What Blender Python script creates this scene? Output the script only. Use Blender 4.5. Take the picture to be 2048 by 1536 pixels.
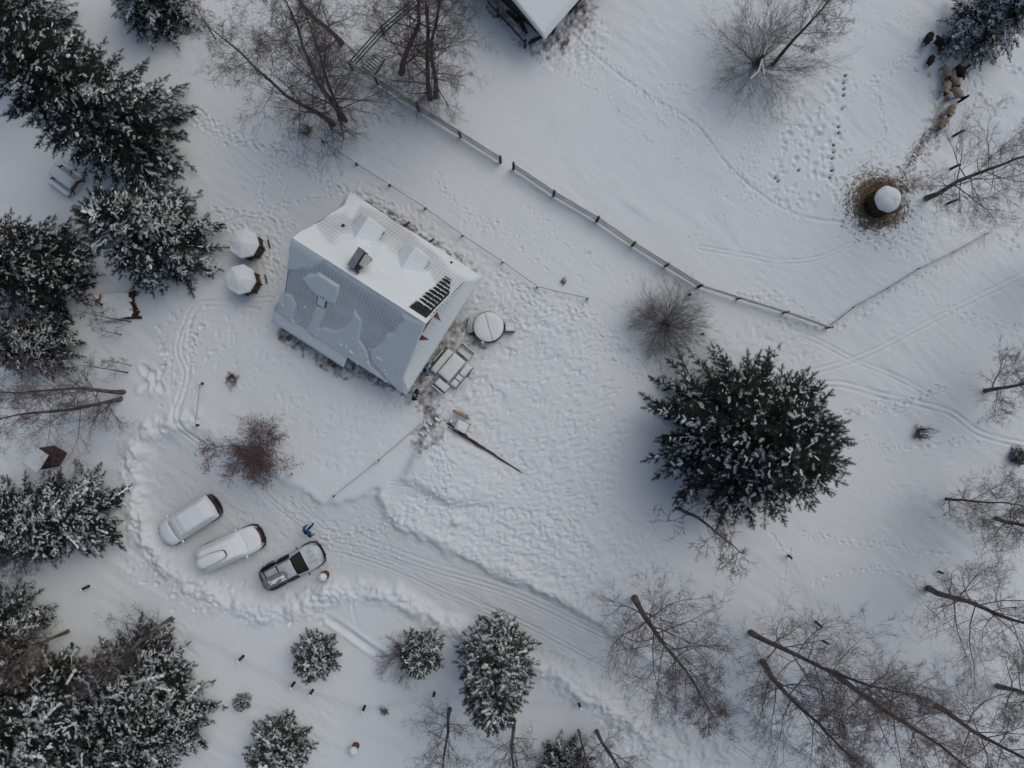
import bpy, bmesh, math, random
import numpy as np
from mathutils import Vector, Matrix, Quaternion

# ------------------------------------------------------------------ camera, sky, sun, exposure
scene = bpy.context.scene
for o in list(bpy.data.objects):
    bpy.data.objects.remove(o)
COL = scene.collection
CAM_H = 47.0
FPX = 1422.0                       # focal length in pixels of the 2048 px wide photograph
cam_d = bpy.data.cameras.new('camera')
cam_d.sensor_width = 36.0
cam_d.lens = FPX / 2048 * 36
cam_d.clip_start = 0.5
cam_d.clip_end = 2000
cam = bpy.data.objects.new('camera', cam_d)
cam.location = (0, 0, CAM_H)
COL.objects.link(cam)
scene.camera = cam

SUN_EL, SUN_AZ = math.radians(58), math.radians(48)     # azimuth measured from +Y (image up) towards +X (image right)
world = bpy.data.worlds.new('World')
scene.world = world
world.use_nodes = True
wn = world.node_tree.nodes
wl = world.node_tree.links
sky = wn.new('ShaderNodeTexSky')
sky.sky_type = 'NISHITA'
sky.sun_disc = False
sky.sun_elevation = SUN_EL
sky.sun_rotation = SUN_AZ
sky.air_density = 1.0
sky.dust_density = 4.5
sky.ozone_density = 1.0
bg = wn['Background']
bg.inputs[1].default_value = 0.15
wl.new(sky.outputs[0], bg.inputs[0])
sun_d = bpy.data.lights.new('sun', 'SUN')
sun_d.energy = 0.6
sun_d.angle = math.radians(55)
sun_d.color = (1.0, 0.97, 0.93)
sun = bpy.data.objects.new('sun', sun_d)
sdir = Vector((math.sin(SUN_AZ) * math.cos(SUN_EL), math.cos(SUN_AZ) * math.cos(SUN_EL), math.sin(SUN_EL)))
sun.rotation_euler = sdir.to_track_quat('Z', 'Y').to_euler()
sun.location = sdir * 60
COL.objects.link(sun)
scene.view_settings.view_transform = 'Standard'
scene.view_settings.look = 'None'
scene.view_settings.exposure = -0.84
scene.view_settings.gamma = 1.0
scene.view_settings.use_curve_mapping = False

rnd = random.Random(7)
NP = np.random.default_rng(11)

# ------------------------------------------------------------------ helpers
def P(px, py, z=0.0):
    """photo pixel -> world point at height z"""
    k = (CAM_H - z) / FPX
    return Vector(((px - 1024) * k, (768 - py) * k, z))

def tag(o, label=None, cat=None, group=None, kind=None):
    if label: o['label'] = label
    if cat: o['category'] = cat
    if group: o['group'] = group
    if kind: o['kind'] = kind
    return o

def thing(name, label, cat, loc=(0, 0, 0), rz=0.0, group=None):
    o = bpy.data.objects.new(name, None)
    o.empty_display_size = 0.2
    COL.objects.link(o)
    o.location = loc
    o.rotation_euler = (0, 0, rz)
    return tag(o, label, cat, group)

def link(name, me, mat, parent=None):
    o = bpy.data.objects.new(name, me)
    COL.objects.link(o)
    if mat is not None and len(me.materials) == 0:
        me.materials.append(mat)
    if parent is not None:
        o.parent = parent
    return o

def npmesh(name, V, F, smooth=False):
    V = np.asarray(V, dtype=np.float32).reshape(-1, 3)
    F = np.asarray(F, dtype=np.int32)
    k = F.shape[1]
    me = bpy.data.meshes.new(name)
    me.vertices.add(len(V))
    me.vertices.foreach_set('co', V.ravel())
    me.loops.add(F.size)
    me.loops.foreach_set('vertex_index', F.ravel())
    me.polygons.add(len(F))
    me.polygons.foreach_set('loop_start', np.arange(0, F.size, k, dtype=np.int32))
    try:
        me.polygons.foreach_set('loop_total', np.full(len(F), k, dtype=np.int32))
    except Exception:
        pass
    if smooth:
        me.polygons.foreach_set('use_smooth', np.ones(len(F), dtype=bool))
    me.update(calc_edges=True)
    return me

class MB:
    """collects boxes, bars, tubes, lathes; build() links ONE mesh object"""
    def __init__(s):
        s.v = []; s.f = []; s.sm = []
    def add(s, verts, faces, smooth=False):
        n = len(s.v)
        s.v += [tuple(p) for p in verts]
        s.f += [[i + n for i in q] for q in faces]
        s.sm += [smooth] * len(faces)
    def box(s, c, size, rz=0.0, m=None):
        hx, hy, hz = size[0] / 2, size[1] / 2, size[2] / 2
        vs = [Vector((x, y, z)) for z in (-hz, hz) for x, y in ((-hx, -hy), (hx, -hy), (hx, hy), (-hx, hy))]
        r = Matrix.Rotation(rz, 3, 'Z') if m is None else m
        vs = [r @ v + Vector(c) for v in vs]
        s.add(vs, [[3, 2, 1, 0], [4, 5, 6, 7], [0, 1, 5, 4], [1, 2, 6, 5], [2, 3, 7, 6], [3, 0, 4, 7]])
        return s
    def bar(s, a, b, w, h, up=(0, 0, 1)):
        a, b = Vector(a), Vector(b)
        x = (b - a).normalized(); u = Vector(up)
        y = u.cross(x)
        if y.length < 1e-4: y = Vector((0, 1, 0)).cross(x)
        y.normalize(); z = x.cross(y)
        m = Matrix((x, y, z)).transposed()
        return s.box((a + b) / 2, ((b - a).length, w, h), m=m)
    def tube(s, pts, radii, n=6, cap=True, smooth=True):
        pts = [Vector(p) for p in pts]
        if not hasattr(radii, '__len__'): radii = [radii] * len(pts)
        vs, fs = [], []
        ref = Vector((0.31, 0.22, 0.93))
        for i, p in enumerate(pts):
            d = (pts[min(i + 1, len(pts) - 1)] - pts[max(i - 1, 0)]).normalized()
            a = d.cross(ref)
            if a.length < 0.1: a = d.cross(Vector((1, 0, 0)))
            a.normalize(); b = d.cross(a)
            for k in range(n):
                t = 2 * math.pi * k / n
                vs.append(p + (a * math.cos(t) + b * math.sin(t)) * radii[i])
        for i in range(len(pts) - 1):
            for k in range(n):
                k2 = (k + 1) % n
                fs.append([i * n + k, (i + 1) * n + k, (i + 1) * n + k2, i * n + k2])
        s.add(vs, fs, smooth)
        if cap:
            s.add(vs[:n], [list(range(n))]); s.add(vs[-n:], [list(range(n))[::-1]])
        return s
    def lathe(s, prof, n=24, c=(0, 0, 0), smooth=True, sx=1.0, sy=1.0, ph=0.0):
        vs, fs = [], []
        c = Vector(c)
        for r, z in prof:
            for k in range(n):
                t = 2 * math.pi * k / n + ph
                vs.append(c + Vector((r * sx * math.cos(t), r * sy * math.sin(t), z)))
        for i in range(len(prof) - 1):
            for k in range(n):
                k2 = (k + 1) % n
                fs.append([i * n + k, i * n + k2, (i + 1) * n + k2, (i + 1) * n + k])
        s.add(vs, fs, smooth)
        s.add(vs[:n], [list(range(n))[::-1]]); s.add(vs[-n:], [list(range(n))], smooth)
        return s
    def slab(s, size, c=(0, 0, 0), rz=0.0, rim=0.35, n=8, jit=0.0, seed=0, pw=2.6):
        """rounded snow pad: size = (x, y, thickness), bottom at c.z"""
        r_ = random.Random(seed)
        hx, hy, t = size[0] / 2, size[1] / 2, size[2]
        rot = Matrix.Rotation(rz, 3, 'Z'); c = Vector(c)
        vs, fs = [], []
        nx = max(4, n); ny = max(4, n)
        def g(k, m):
            q = -math.cos(math.pi * k / m)
            return math.copysign(abs(q) ** 0.8, q)
        for i in range(nx + 1):
            for j in range(ny + 1):
                a, b = g(i, nx), g(j, ny)
                ex = max(0, 1 - abs(a) ** (pw * 4)); ey = max(0, 1 - abs(b) ** (pw * 4))
                z = t * (ex * ey) ** 0.5
                z *= 1 + jit * r_.uniform(-1, 1)
                vs.append(rot @ Vector((a * hx, b * hy, z)) + c)
        for i in range(nx):
            for j in range(ny):
                a = i * (ny + 1) + j
                fs.append([a, a + ny + 1, a + ny + 2, a + 1])
        s.add(vs, fs, True)
        s.add([rot @ Vector((x, y, 0)) + c for x, y in ((-hx, -hy), (-hx, hy), (hx, hy), (hx, -hy))], [[0, 1, 2, 3]])
        return s
    def lumpy(s, amp, seed=0, cut=0.0):
        c = np.array(s.v); sc_ = 0.32
        n = vnoise(c[:, 0] + seed * 7.3 + 40, c[:, 1] + c[:, 2] * 0.7 + 40, sc_, 900 + seed) + 0.5 * vnoise(c[:, 0] + 40, c[:, 1] + 40, 0.15, 950 + seed)
        m_ = vnoise(c[:, 1] + 60, c[:, 0] + c[:, 2] + 60, sc_, 970 + seed)
        c[:, 2] += amp * n * 1.2; c[:, 0] += amp * 0.7 * m_; c[:, 1] += amp * 0.7 * n
        s.v = [tuple(q) for q in c]
        return s
    def mesh(s, name):
        me = bpy.data.meshes.new(name)
        me.from_pydata(s.v, [], s.f)
        me.polygons.foreach_set('use_smooth', s.sm)
        me.update()
        return me
    def build(s, name, mat, parent=None):
        return link(name, s.mesh(name), mat, parent)

# ------------------------------------------------------------------ materials
def material(name, base, rough=0.7, var=0.0, vscale=4.0, bump=0.0, bscale=20.0, metal=0.0, col2=None, spec=0.3, detail=4.0, stretch=None, coat=0.0):
    m = bpy.data.materials.new(name)
    m.use_nodes = True
    nt = m.node_tree; n = nt.nodes; l = nt.links
    b = n['Principled BSDF']
    b.inputs['Base Color'].default_value = (*base, 1)
    b.inputs['Roughness'].default_value = rough
    b.inputs['Metallic'].default_value = metal
    b.inputs['Specular IOR Level'].default_value = spec
    if coat: b.inputs['Coat Weight'].default_value = coat
    tc = n.new('ShaderNodeTexCoord')
    src = tc.outputs['Object']
    if stretch:
        mp = n.new('ShaderNodeMapping')
        mp.inputs['Scale'].default_value = stretch
        l.new(src, mp.inputs[0]); src = mp.outputs[0]
    if var > 0 or col2:
        nz = n.new('ShaderNodeTexNoise')
        nz.inputs['Scale'].default_value = vscale
        nz.inputs['Detail'].default_value = detail
        l.new(src, nz.inputs['Vector'])
        rmp = n.new('ShaderNodeValToRGB')
        c2 = col2 if col2 else tuple(min(1, c * (1 + var)) for c in base)
        c1 = base if col2 else tuple(c * (1 - var) for c in base)
        rmp.color_ramp.elements[0].color = (*c1, 1); rmp.color_ramp.elements[0].position = 0.35
        rmp.color_ramp.elements[1].color = (*c2, 1); rmp.color_ramp.elements[1].position = 0.65
        l.new(nz.outputs['Fac'], rmp.inputs[0])
        l.new(rmp.outputs[0], b.inputs['Base Color'])
    if bump > 0:
        nb = n.new('ShaderNodeTexNoise')
        nb.inputs['Scale'].default_value = bscale
        nb.inputs['Detail'].default_value = 4
        l.new(src, nb.inputs['Vector'])
        bp = n.new('ShaderNodeBump')
        bp.inputs['Strength'].default_value = bump
        bp.inputs['Distance'].default_value = 0.03
        l.new(nb.outputs['Fac'], bp.inputs['Height'])
        l.new(bp.outputs[0], b.inputs['Normal'])
    return m

SNOWC = (0.762, 0.830, 0.848)
M = {}
M['snow'] = material('snow', SNOWC, 0.65, bump=0.35, bscale=9, spec=0.2)
M['snow_clump'] = material('snow_clump', (0.762, 0.830, 0.848), 0.7, spec=0.2)
def frost_material():
    m = material('roof_frost', SNOWC, 0.65, bump=0.35, bscale=9, spec=0.2)
    n, l = m.node_tree.nodes, m.node_tree.links
    at = n.new('ShaderNodeAttribute'); at.attribute_name = 'thin'
    nz = n.new('ShaderNodeTexNoise'); nz.inputs['Scale'].default_value = 3.0; nz.inputs['Detail'].default_value = 5
    ml = n.new('ShaderNodeMath'); ml.operation = 'MULTIPLY'
    l.new(at.outputs['Fac'], ml.inputs[0]); l.new(nz.outputs['Fac'], ml.inputs[1])
    mx = n.new('ShaderNodeMix'); mx.data_type = 'RGBA'
    mx.inputs[6].default_value = (*SNOWC, 1); mx.inputs[7].default_value = (0.30, 0.325, 0.35, 1)
    l.new(ml.outputs[0], mx.inputs[0]); l.new(mx.outputs[2], n['Principled BSDF'].inputs['Base Color'])
    return m
M['roof_frost'] = frost_material()
M['needle'] = material('spruce_needles', (0.010, 0.013, 0.011), 0.75, col2=(0.026, 0.031, 0.025), vscale=1.2, spec=0.15)
M['needle2'] = material('pine_needles', (0.026, 0.031, 0.025), 0.75, col2=(0.055, 0.060, 0.048), vscale=1.5, spec=0.15)
M['bark'] = material('spruce_bark', (0.045, 0.036, 0.030), 0.9, var=0.35, vscale=8, bump=0.5, bscale=14)
M['birch'] = material('birch_bark', (0.055, 0.046, 0.042), 0.85, col2=(0.20, 0.18, 0.165), vscale=2.2, bump=0.4, bscale=12, stretch=(1, 1, 0.5))
M['twig'] = material('bare_twigs', (0.095, 0.075, 0.07), 0.85, col2=(0.15, 0.122, 0.115), vscale=0.8)
M['twig_red'] = material('reddish_twigs', (0.14, 0.092, 0.085), 0.85, col2=(0.21, 0.145, 0.135), vscale=1.2)
M['twig_grey'] = material('greyish_twigs', (0.12, 0.108, 0.106), 0.85, col2=(0.20, 0.182, 0.178), vscale=1.2)
M['leaf'] = material('withered_leaves', (0.095, 0.062, 0.055), 0.85, var=0.3)
M['wood_old'] = material('weathered_wood', (0.075, 0.065, 0.058), 0.85, var=0.3, vscale=3, bump=0.4, bscale=18, stretch=(0.3, 3, 3))
M['wood_dark'] = material('dark_wood', (0.055, 0.038, 0.028), 0.85, var=0.35, vscale=3, bump=0.4, bscale=20)
M['wood_red'] = material('red_brown_wood', (0.14, 0.07, 0.045), 0.75, var=0.25, vscale=5, bump=0.3, bscale=20)
M['wood_orange'] = material('varnished_orange_wood', (0.22, 0.10, 0.055), 0.6, var=0.2, vscale=6)
M['log_end'] = material('split_log_ends', (0.22, 0.135, 0.085), 0.9, col2=(0.08, 0.058, 0.042), vscale=6, bump=0.4)
M['black_tile'] = material('black_metal_tile', (0.012, 0.013, 0.015), 0.45, var=0.2, spec=0.5)
M['grey_metal'] = material('grey_sheet_metal', (0.28, 0.29, 0.30), 0.5, var=0.12, vscale=3, metal=0.5)
M['dark_metal'] = material('dark_metal', (0.04, 0.042, 0.046), 0.5, metal=0.6)
M['glass'] = material('dark_glass', (0.010, 0.014, 0.014), 0.4, spec=0.10)
M['rubber'] = material('tyre_rubber', (0.018, 0.018, 0.019), 0.85)
M['plastic'] = material('black_plastic', (0.022, 0.022, 0.024), 0.6)
M['rope'] = material('grey_rope', (0.16, 0.15, 0.14), 0.9)
M['wire'] = material('fence_wire', (0.20, 0.20, 0.21), 0.7)
M['post'] = material('dark_fence_post', (0.045, 0.038, 0.034), 0.9, var=0.3, vscale=8)
M['straw'] = material('trampled_straw', (0.105, 0.075, 0.045), 0.95, col2=(0.22, 0.165, 0.10), vscale=7)
M['dark_straw'] = material('dark_wet_straw', (0.045, 0.033, 0.022), 0.95, col2=(0.085, 0.062, 0.038), vscale=5)
M['wall_wood'] = material('timber_wall', (0.16, 0.10, 0.065), 0.8, var=0.25, vscale=3, bump=0.3, bscale=15)
M['barn_wood'] = material('barn_boards', (0.075, 0.062, 0.052), 0.9, var=0.35, vscale=3, bump=0.4, bscale=16)
M['brown_roof'] = material('brown_roof_boards', (0.085, 0.06, 0.055), 0.85, var=0.2, vscale=3)
M['tub'] = material('dark_tub_staves', (0.03, 0.028, 0.027), 0.7)
M['hood_pale'] = material('pale_sheet_metal', (0.45, 0.45, 0.44), 0.6, var=0.15, vscale=3)
M['lamp_glass'] = material('clear_lamp_glass', (0.30, 0.32, 0.34), 0.2)
M['white_glass'] = material('frosted_white_globe', (0.8, 0.8, 0.8), 0.35)

# ------------------------------------------------------------------ ground height field
def vnoise(x, y, scale, seed):
    g = np.random.default_rng(seed)
    N = 256
    lat = g.random((N, N)).astype(np.float32)
    fx = x / scale; fy = y / scale
    ix = np.floor(fx).astype(np.int64); iy = np.floor(fy).astype(np.int64)
    tx = (fx - ix).astype(np.float32); ty = (fy - iy).astype(np.float32)
    tx = tx * tx * tx * (tx * (tx * 6 - 15) + 10); ty = ty * ty * ty * (ty * (ty * 6 - 15) + 10)
    a = lat[ix % N, iy % N]; b = lat[(ix + 1) % N, iy % N]
    c = lat[ix % N, (iy + 1) % N]; d = lat[(ix + 1) % N, (iy + 1) % N]
    return (a * (1 - tx) + b * tx) * (1 - ty) + (c * (1 - tx) + d * tx) * ty - 0.5

STEP = 0.08
XF = np.arange(-35.2, 35.2001, STEP)
YF = np.arange(-26.6, 26.6001, STEP)
X, Y = np.meshgrid(XF, YF, indexing='ij')
Z = (vnoise(X, Y, 9.0, 1) * 0.25 + vnoise(X, Y, 3.1, 2) * 0.09 + vnoise(X, Y, 1.1, 3) * 0.03).astype(np.float32)
_wx, _wy = X + 0.8 * vnoise(X, Y, 4.0, 61), Y + 0.8 * vnoise(X, Y, 4.0, 62)
_a, _b = (_wx * 0.80 - _wy * 0.60) / 2.2, (_wx * 0.60 + _wy * 0.80) / 0.55      # wind-drifted ripples
Z += (0.045 * vnoise(_a, _b, 1.0, 63) * np.clip(0.5 + 2.2 * vnoise(X, Y, 6.0, 64), 0, 1.4) + 0.030 * vnoise(_a * 2.7, _b * 2.1, 1.0, 65) * np.clip(0.4 + 2.5 * vnoise(X, Y, 4.5, 66), 0, 1.4)).astype(np.float32)
Z += (0.35 * vnoise(X, Y, 14.0, 67)).astype(np.float32)
DIRT = np.zeros_like(Z)      # earth / straw / gravel showing through
ICE = np.zeros_like(Z)       # packed, slightly greyer snow

def W(pts):
    return [P(a, b).to_2d() for a, b in pts]

def dist_poly(pts, margin):
    """distance to a polyline inside its padded bounding box -> (slices, d)"""
    xs = [p[0] for p in pts]; ys = [p[1] for p in pts]
    i0 = max(0, int((min(xs) - margin - XF[0]) / STEP)); i1 = min(len(XF), int((max(xs) + margin - XF[0]) / STEP) + 1)
    j0 = max(0, int((min(ys) - margin - YF[0]) / STEP)); j1 = min(len(YF), int((max(ys) + margin - YF[0]) / STEP) + 1)
    if i1 <= i0 or j1 <= j0: return None
    x = X[i0:i1, j0:j1]; y = Y[i0:i1, j0:j1]
    d = np.full(x.shape, 1e9, dtype=np.float32); al = np.zeros_like(d); acc = 0
    for (ax, ay), (bx, by) in zip(pts[:-1], pts[1:]):
        L = math.hypot(bx - ax, by - ay) + 1e-9
        t = np.clip(((x - ax) * (bx - ax) + (y - ay) * (by - ay)) / L ** 2, 0, 1)
        dd = np.hypot(x - ax - t * (bx - ax), y - ay - t * (by - ay))
        up = dd < d
        d = np.where(up, dd, d); al = np.where(up, acc + t * L, al); acc += L
    return (slice(i0, i1), slice(j0, j1)), d, al

def inside(pts):
    """soft-edged polygon mask over the whole grid"""
    xs = [p[0] for p in pts]; ys = [p[1] for p in pts]
    m = 1.2
    i0 = max(0, int((min(xs) - m - XF[0]) / STEP)); i1 = min(len(XF), int((max(xs) + m - XF[0]) / STEP) + 1)
    j0 = max(0, int((min(ys) - m - YF[0]) / STEP)); j1 = min(len(YF), int((max(ys) + m - YF[0]) / STEP) + 1)
    x = X[i0:i1, j0:j1]; y = Y[i0:i1, j0:j1]
    ins = np.zeros(x.shape, dtype=bool)
    q = pts[-1]
    for p in pts:
        c = ((p[1] > y) != (q[1] > y)) & (x < (q[0] - p[0]) * (y - p[1]) / (q[1] - p[1] + 1e-12) + p[0])
        ins ^= c; q = p
    r = dist_poly(pts + [pts[0]], m)
    sl, d, _ = r
    sgn = np.where(ins, 1, -1) * d[:x.shape[0], :x.shape[1]]
    return (slice(i0, i1), slice(j0, j1)), sgn

def in_poly(pt, pts):
    x, y = pt; ins = False; q = pts[-1]
    for p in pts:
        if (p[1] > y) != (q[1] > y) and x < (q[0] - p[0]) * (y - p[1]) / (q[1] - p[1] + 1e-12) + p[0]:
            ins = not ins
        q = p
    return ins

def stamp(x, y, ang, la, lb, dep, rim=0.4):
    R = max(la, lb) * 2.4
    i0 = int((x - R - XF[0]) / STEP); i1 = int((x + R - XF[0]) / STEP) + 2
    j0 = int((y - R - YF[0]) / STEP); j1 = int((y + R - YF[0]) / STEP) + 2
    if i0 < 0 or j0 < 0 or i1 >= len(XF) or j1 >= len(YF): return
    dx = XF[i0:i1, None] - x; dy = YF[None, j0:j1] - y
    c, s = math.cos(ang), math.sin(ang)
    a = (dx * c + dy * s) / la; b = (-dx * s + dy * c) / lb
    r = np.sqrt(a * a + b * b)
    Z[i0:i1, j0:j1] += (-dep * np.exp(-(r ** 3)) + dep * rim * np.exp(-((r - 1.45) / 0.4) ** 2)).astype(np.float32)

def along(pts, step):
    """points at even spacing on a polyline, with heading"""
    out = []; left = 0.0
    for (ax, ay), (bx, by) in zip(pts[:-1], pts[1:]):
        L = math.hypot(bx - ax, by - ay); an = math.atan2(by - ay, bx - ax)
        t = left
        while t < L:
            out.append((ax + (bx - ax) * t / L, ay + (by - ay) * t / L, an)); t += step
        left = t - L
    return out

def smooth_line(pts, n=5):
    """Catmull-Rom through the points"""
    p = [pts[0]] + list(pts) + [pts[-1]]
    out = []
    for i in range(1, len(p) - 2):
        p0, p1, p2, p3 = [Vector(q) for q in p[i - 1:i + 3]]
        for k in range(n):
            t = k / n
            out.append(tuple(0.5 * (2 * p1 + (p2 - p0) * t + (2 * p0 - 5 * p1 + 4 * p2 - p3) * t * t + (3 * p1 - p0 - 3 * p2 + p3) * t ** 3)))
    out.append(tuple(pts[-1]))
    return out

def bank(pts, w, h, seed, rough=0.6):
    r = dist_poly(smooth_line(W(pts)), w * 3)
    if r is None: return
    sl, d, al = r
    x, y = X[sl], Y[sl]
    nz = 1 + rough * 2 * (vnoise(x, y, 0.9, seed) + 0.9 * vnoise(x, y, 0.38, seed + 1) + 0.6 * vnoise(x, y, 0.2, seed + 3))
    d2 = d + 0.5 * w * vnoise(x, y, 1.4, seed + 2)
    Z[sl] += (h * np.exp(-(d2 / w) ** 2) * np.clip(nz, 0.1, 2)).astype(np.float32)

def rut(pts, half, w, dep, rim=0.35):
    """a pair of parallel grooves (half = 0: one groove)"""
    r = dist_poly(smooth_line(W(pts)), half + w * 4)
    if r is None: return
    sl, d, al = r
    q = (np.abs(d) - half) / w if half > 0 else d / w
    n = 0.75 + 0.5 * vnoise(X[sl], Y[sl], 0.7, int(dep * 1e4) + len(pts)) * 2
    Z[sl] += ((-dep * np.exp(-q ** 2) + dep * rim * np.exp(-((np.abs(q) - 1.8) / 0.6) ** 2)) * np.clip(n, 0.2, 1.6)).astype(np.float32)

def trail(pts, dep=0.07, gap=0.32, side=0.10, la=0.15, lb=0.085, jit=0.05, n=1, spread=0.0):
    for k in range(n):
        off = rnd.uniform(-spread, spread) if n > 1 else 0
        for i, (x, y, an) in enumerate(along(smooth_line(W(pts)), gap * rnd.uniform(0.9, 1.15))):
            if rnd.random() < 0.16: continue
            s = (side if i % 2 else -side) * rnd.uniform(0.3, 1.3) + off + rnd.gauss(0, jit * 1.3) + 0.22 * math.sin(i * 0.31 + k * 2.1) * (n > 1)
            x += rnd.uniform(-0.1, 0.1); y += rnd.uniform(-0.1, 0.1)
            stamp(x - math.sin(an) * s, y + math.cos(an) * s, an + rnd.gauss(0, 0.35), la * rnd.uniform(0.65, 1.6), lb * rnd.uniform(0.65, 1.25), 1.45 * dep * rnd.uniform(0.6, 1.3))

def trample(poly, dens, dep, la, lb, seed, ang=None, aj=0.7):
    r_ = random.Random(seed)
    w = W(poly)
    xs = [p[0] for p in w]; ys = [p[1] for p in w]
    area = (max(xs) - min(xs)) * (max(ys) - min(ys))
    for _ in range(int(area * dens)):
        x, y = r_.uniform(min(xs), max(xs)), r_.uniform(min(ys), max(ys))
        if not in_poly((x + r_.gauss(0, 0.35), y + r_.gauss(0, 0.35)), w): continue
        a = r_.uniform(0, 6.28) if ang is None else ang + r_.gauss(0, aj)
        stamp(x, y, a, la * r_.uniform(0.6, 1.5), lb * r_.uniform(0.7, 1.4), dep * r_.uniform(0.4, 1.3), 0.28)

# terraces: parking and lane lie lower than the yard, mound behind the little retaining wall
lane_hi = [(290, 880), (360, 862), (420, 885), (500, 935), (560, 960), (640, 1010), (752, 985), (790, 1052), (860, 1082), (950, 1128), (1100, 1200), (1235, 1285), (1400, 1375), (1560, 1475), (1700, 1580)]
lane_lo = [(1450, 1580), (1280, 1440), (1150, 1350), (1010, 1275), (900, 1225), (800, 1180), (700, 1165), (645, 1165), (560, 1205), (420, 1165), (320, 1115), (285, 1000)]
lane_poly = W(lane_hi + lane_lo)
sl, sd = inside(lane_poly)
edge = sd + 0.35 * vnoise(X[sl], Y[sl], 0.5, 21) + 0.5 * vnoise(X[sl], Y[sl], 1.5, 22)
soft = np.clip(0.12 + 0.05 * (P(700, 0).x - X[sl]) / 4, 0.10, 0.32)
Z[sl] -= (0.30 / (1 + np.exp(-edge / soft))).astype(np.float32)
ICE[sl] = np.maximum(ICE[sl], 1 / (1 + np.exp(-edge / 0.15)))
mound = W([(890, 850), (1050, 952), (1010, 1010), (900, 1010), (800, 960), (845, 870), (868, 872)])
sl, sd = inside(mound)
wl_d = dist_poly(W([(888, 846), (1052, 952)]), 40)
side_x = np.clip((X[sl] - P(890, 850).x) / (P(1050, 952).x - P(890, 850).x), 0, 1)
Z[sl] += (0.45 * (1 - side_x) / (1 + np.exp(-(sd - 0.12) / 0.13))).astype(np.float32)

bank([(268, 900), (285, 870), (330, 848), (380, 838)], 0.7, 0.22, 31)
bank([(270, 905), (262, 960), (270, 1020), (290, 1080), (330, 1125)], 0.75, 0.28, 34)
bank([(330, 1130), (420, 1190), (520, 1225), (600, 1210), (660, 1190)], 0.75, 0.20, 37)
bank([(660, 1185), (720, 1180), (800, 1200), (880, 1240), (960, 1285), (1080, 1340), (1200, 1410), (1330, 1490), (1420, 1560)], 0.65, 0.22, 40)
bank([(760, 995), (790, 1035), (860, 1070), (950, 1112), (1100, 1185), (1240, 1270)], 0.45, 0.12, 43)
bank([(1280, 1300), (1420, 1380), (1560, 1465), (1700, 1570)], 0.5, 0.09, 46)
bank([(1100, 1330), (1220, 1390), (1340, 1460), (1450, 1530)], 1.1, 0.12, 49, 0.9)
bank([(400, 852), (450, 872), (500, 905), (560, 945)], 0.5, 0.07, 52)
# lane ruts
L1 = [(520, 985), (570, 1030), (640, 1075), (730, 1095), (860, 1140), (1024, 1190), (1180, 1262), (1320, 1330), (1480, 1425), (1640, 1530)]
L2 = [(600, 1095), (680, 1105), (790, 1140), (900, 1190), (1024, 1240), (1150, 1303), (1290, 1380), (1450, 1480), (1560, 1560)]
for L in (L1, L2):
    rut(L, 0.13, 0.07, 0.07)
    rut([(a, b + 9) for a, b in L], 0.10, 0.06, 0.05)
rut([(a + 6, b - 14) for a, b in L1[2:]], 0.0, 0.07, 0.05)
rut([(545, 985), (590, 1020), (610, 1048), (640, 1062), (720, 1070)], 0.10, 0.06, 0.06)
rut([(590, 1000), (640, 1050), (700, 1100), (780, 1128)], 0.12, 0.06, 0.05)
rut([(660, 1090), (700, 1075), (740, 1085), (800, 1130), (880, 1165), (980, 1220)], 0.10, 0.06, 0.05)
rut([(560, 1000), (575, 1040), (600, 1075), (650, 1100)], 0.10, 0.06, 0.05)
rut([(440, 1010), (480, 1030), (540, 1050)], 0.10, 0.06, 0.04)
rut([(655, 1238), (690, 1262), (725, 1288), (765, 1314)], 0.0, 0.20, 0.14, 0.5)
rut([(705, 1200), (705, 1225), (715, 1255)], 0.0, 0.10, 0.05)
# ski and sledge tracks
rut([(1125, 45), (1190, 110), (1290, 185), (1390, 246), (1450, 322), (1520, 386), (1600, 430), (1690, 445)], 0.0, 0.09, 0.09, 0.25)
rut([(2080, 540), (2048, 552), (1950, 598), (1850, 650), (1750, 702), (1690, 726), (1615, 747)], 0.17, 0.07, 0.08)
rut([(1610, 772), (1680, 769), (1760, 790), (1830, 806), (1900, 826), (1960, 868), (2060, 893)], 0.18, 0.08, 0.09)
rut([(1600, 668), (1650, 690), (1710, 722), (1790, 754), (1858, 790)], 0.14, 0.07, 0.06)
rut([(1400, 494), (1500, 512), (1560, 523), (1640, 516), (1705, 488)], 0.13, 0.06, 0.06)
rut([(545, 600), (450, 608), (395, 612), (372, 650), (358, 700), (372, 745), (360, 795), (350, 828), (368, 865), (420, 902)], 0.16, 0.08, 0.10)
rut([(520, 620), (430, 600), (390, 625), (378, 680), (380, 745), (366, 800), (362, 850), (400, 890)], 0.0, 0.10, 0.08)
rut([(345, 690), (340, 760), (345, 820)], 0.0, 0.08, 0.06)
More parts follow.
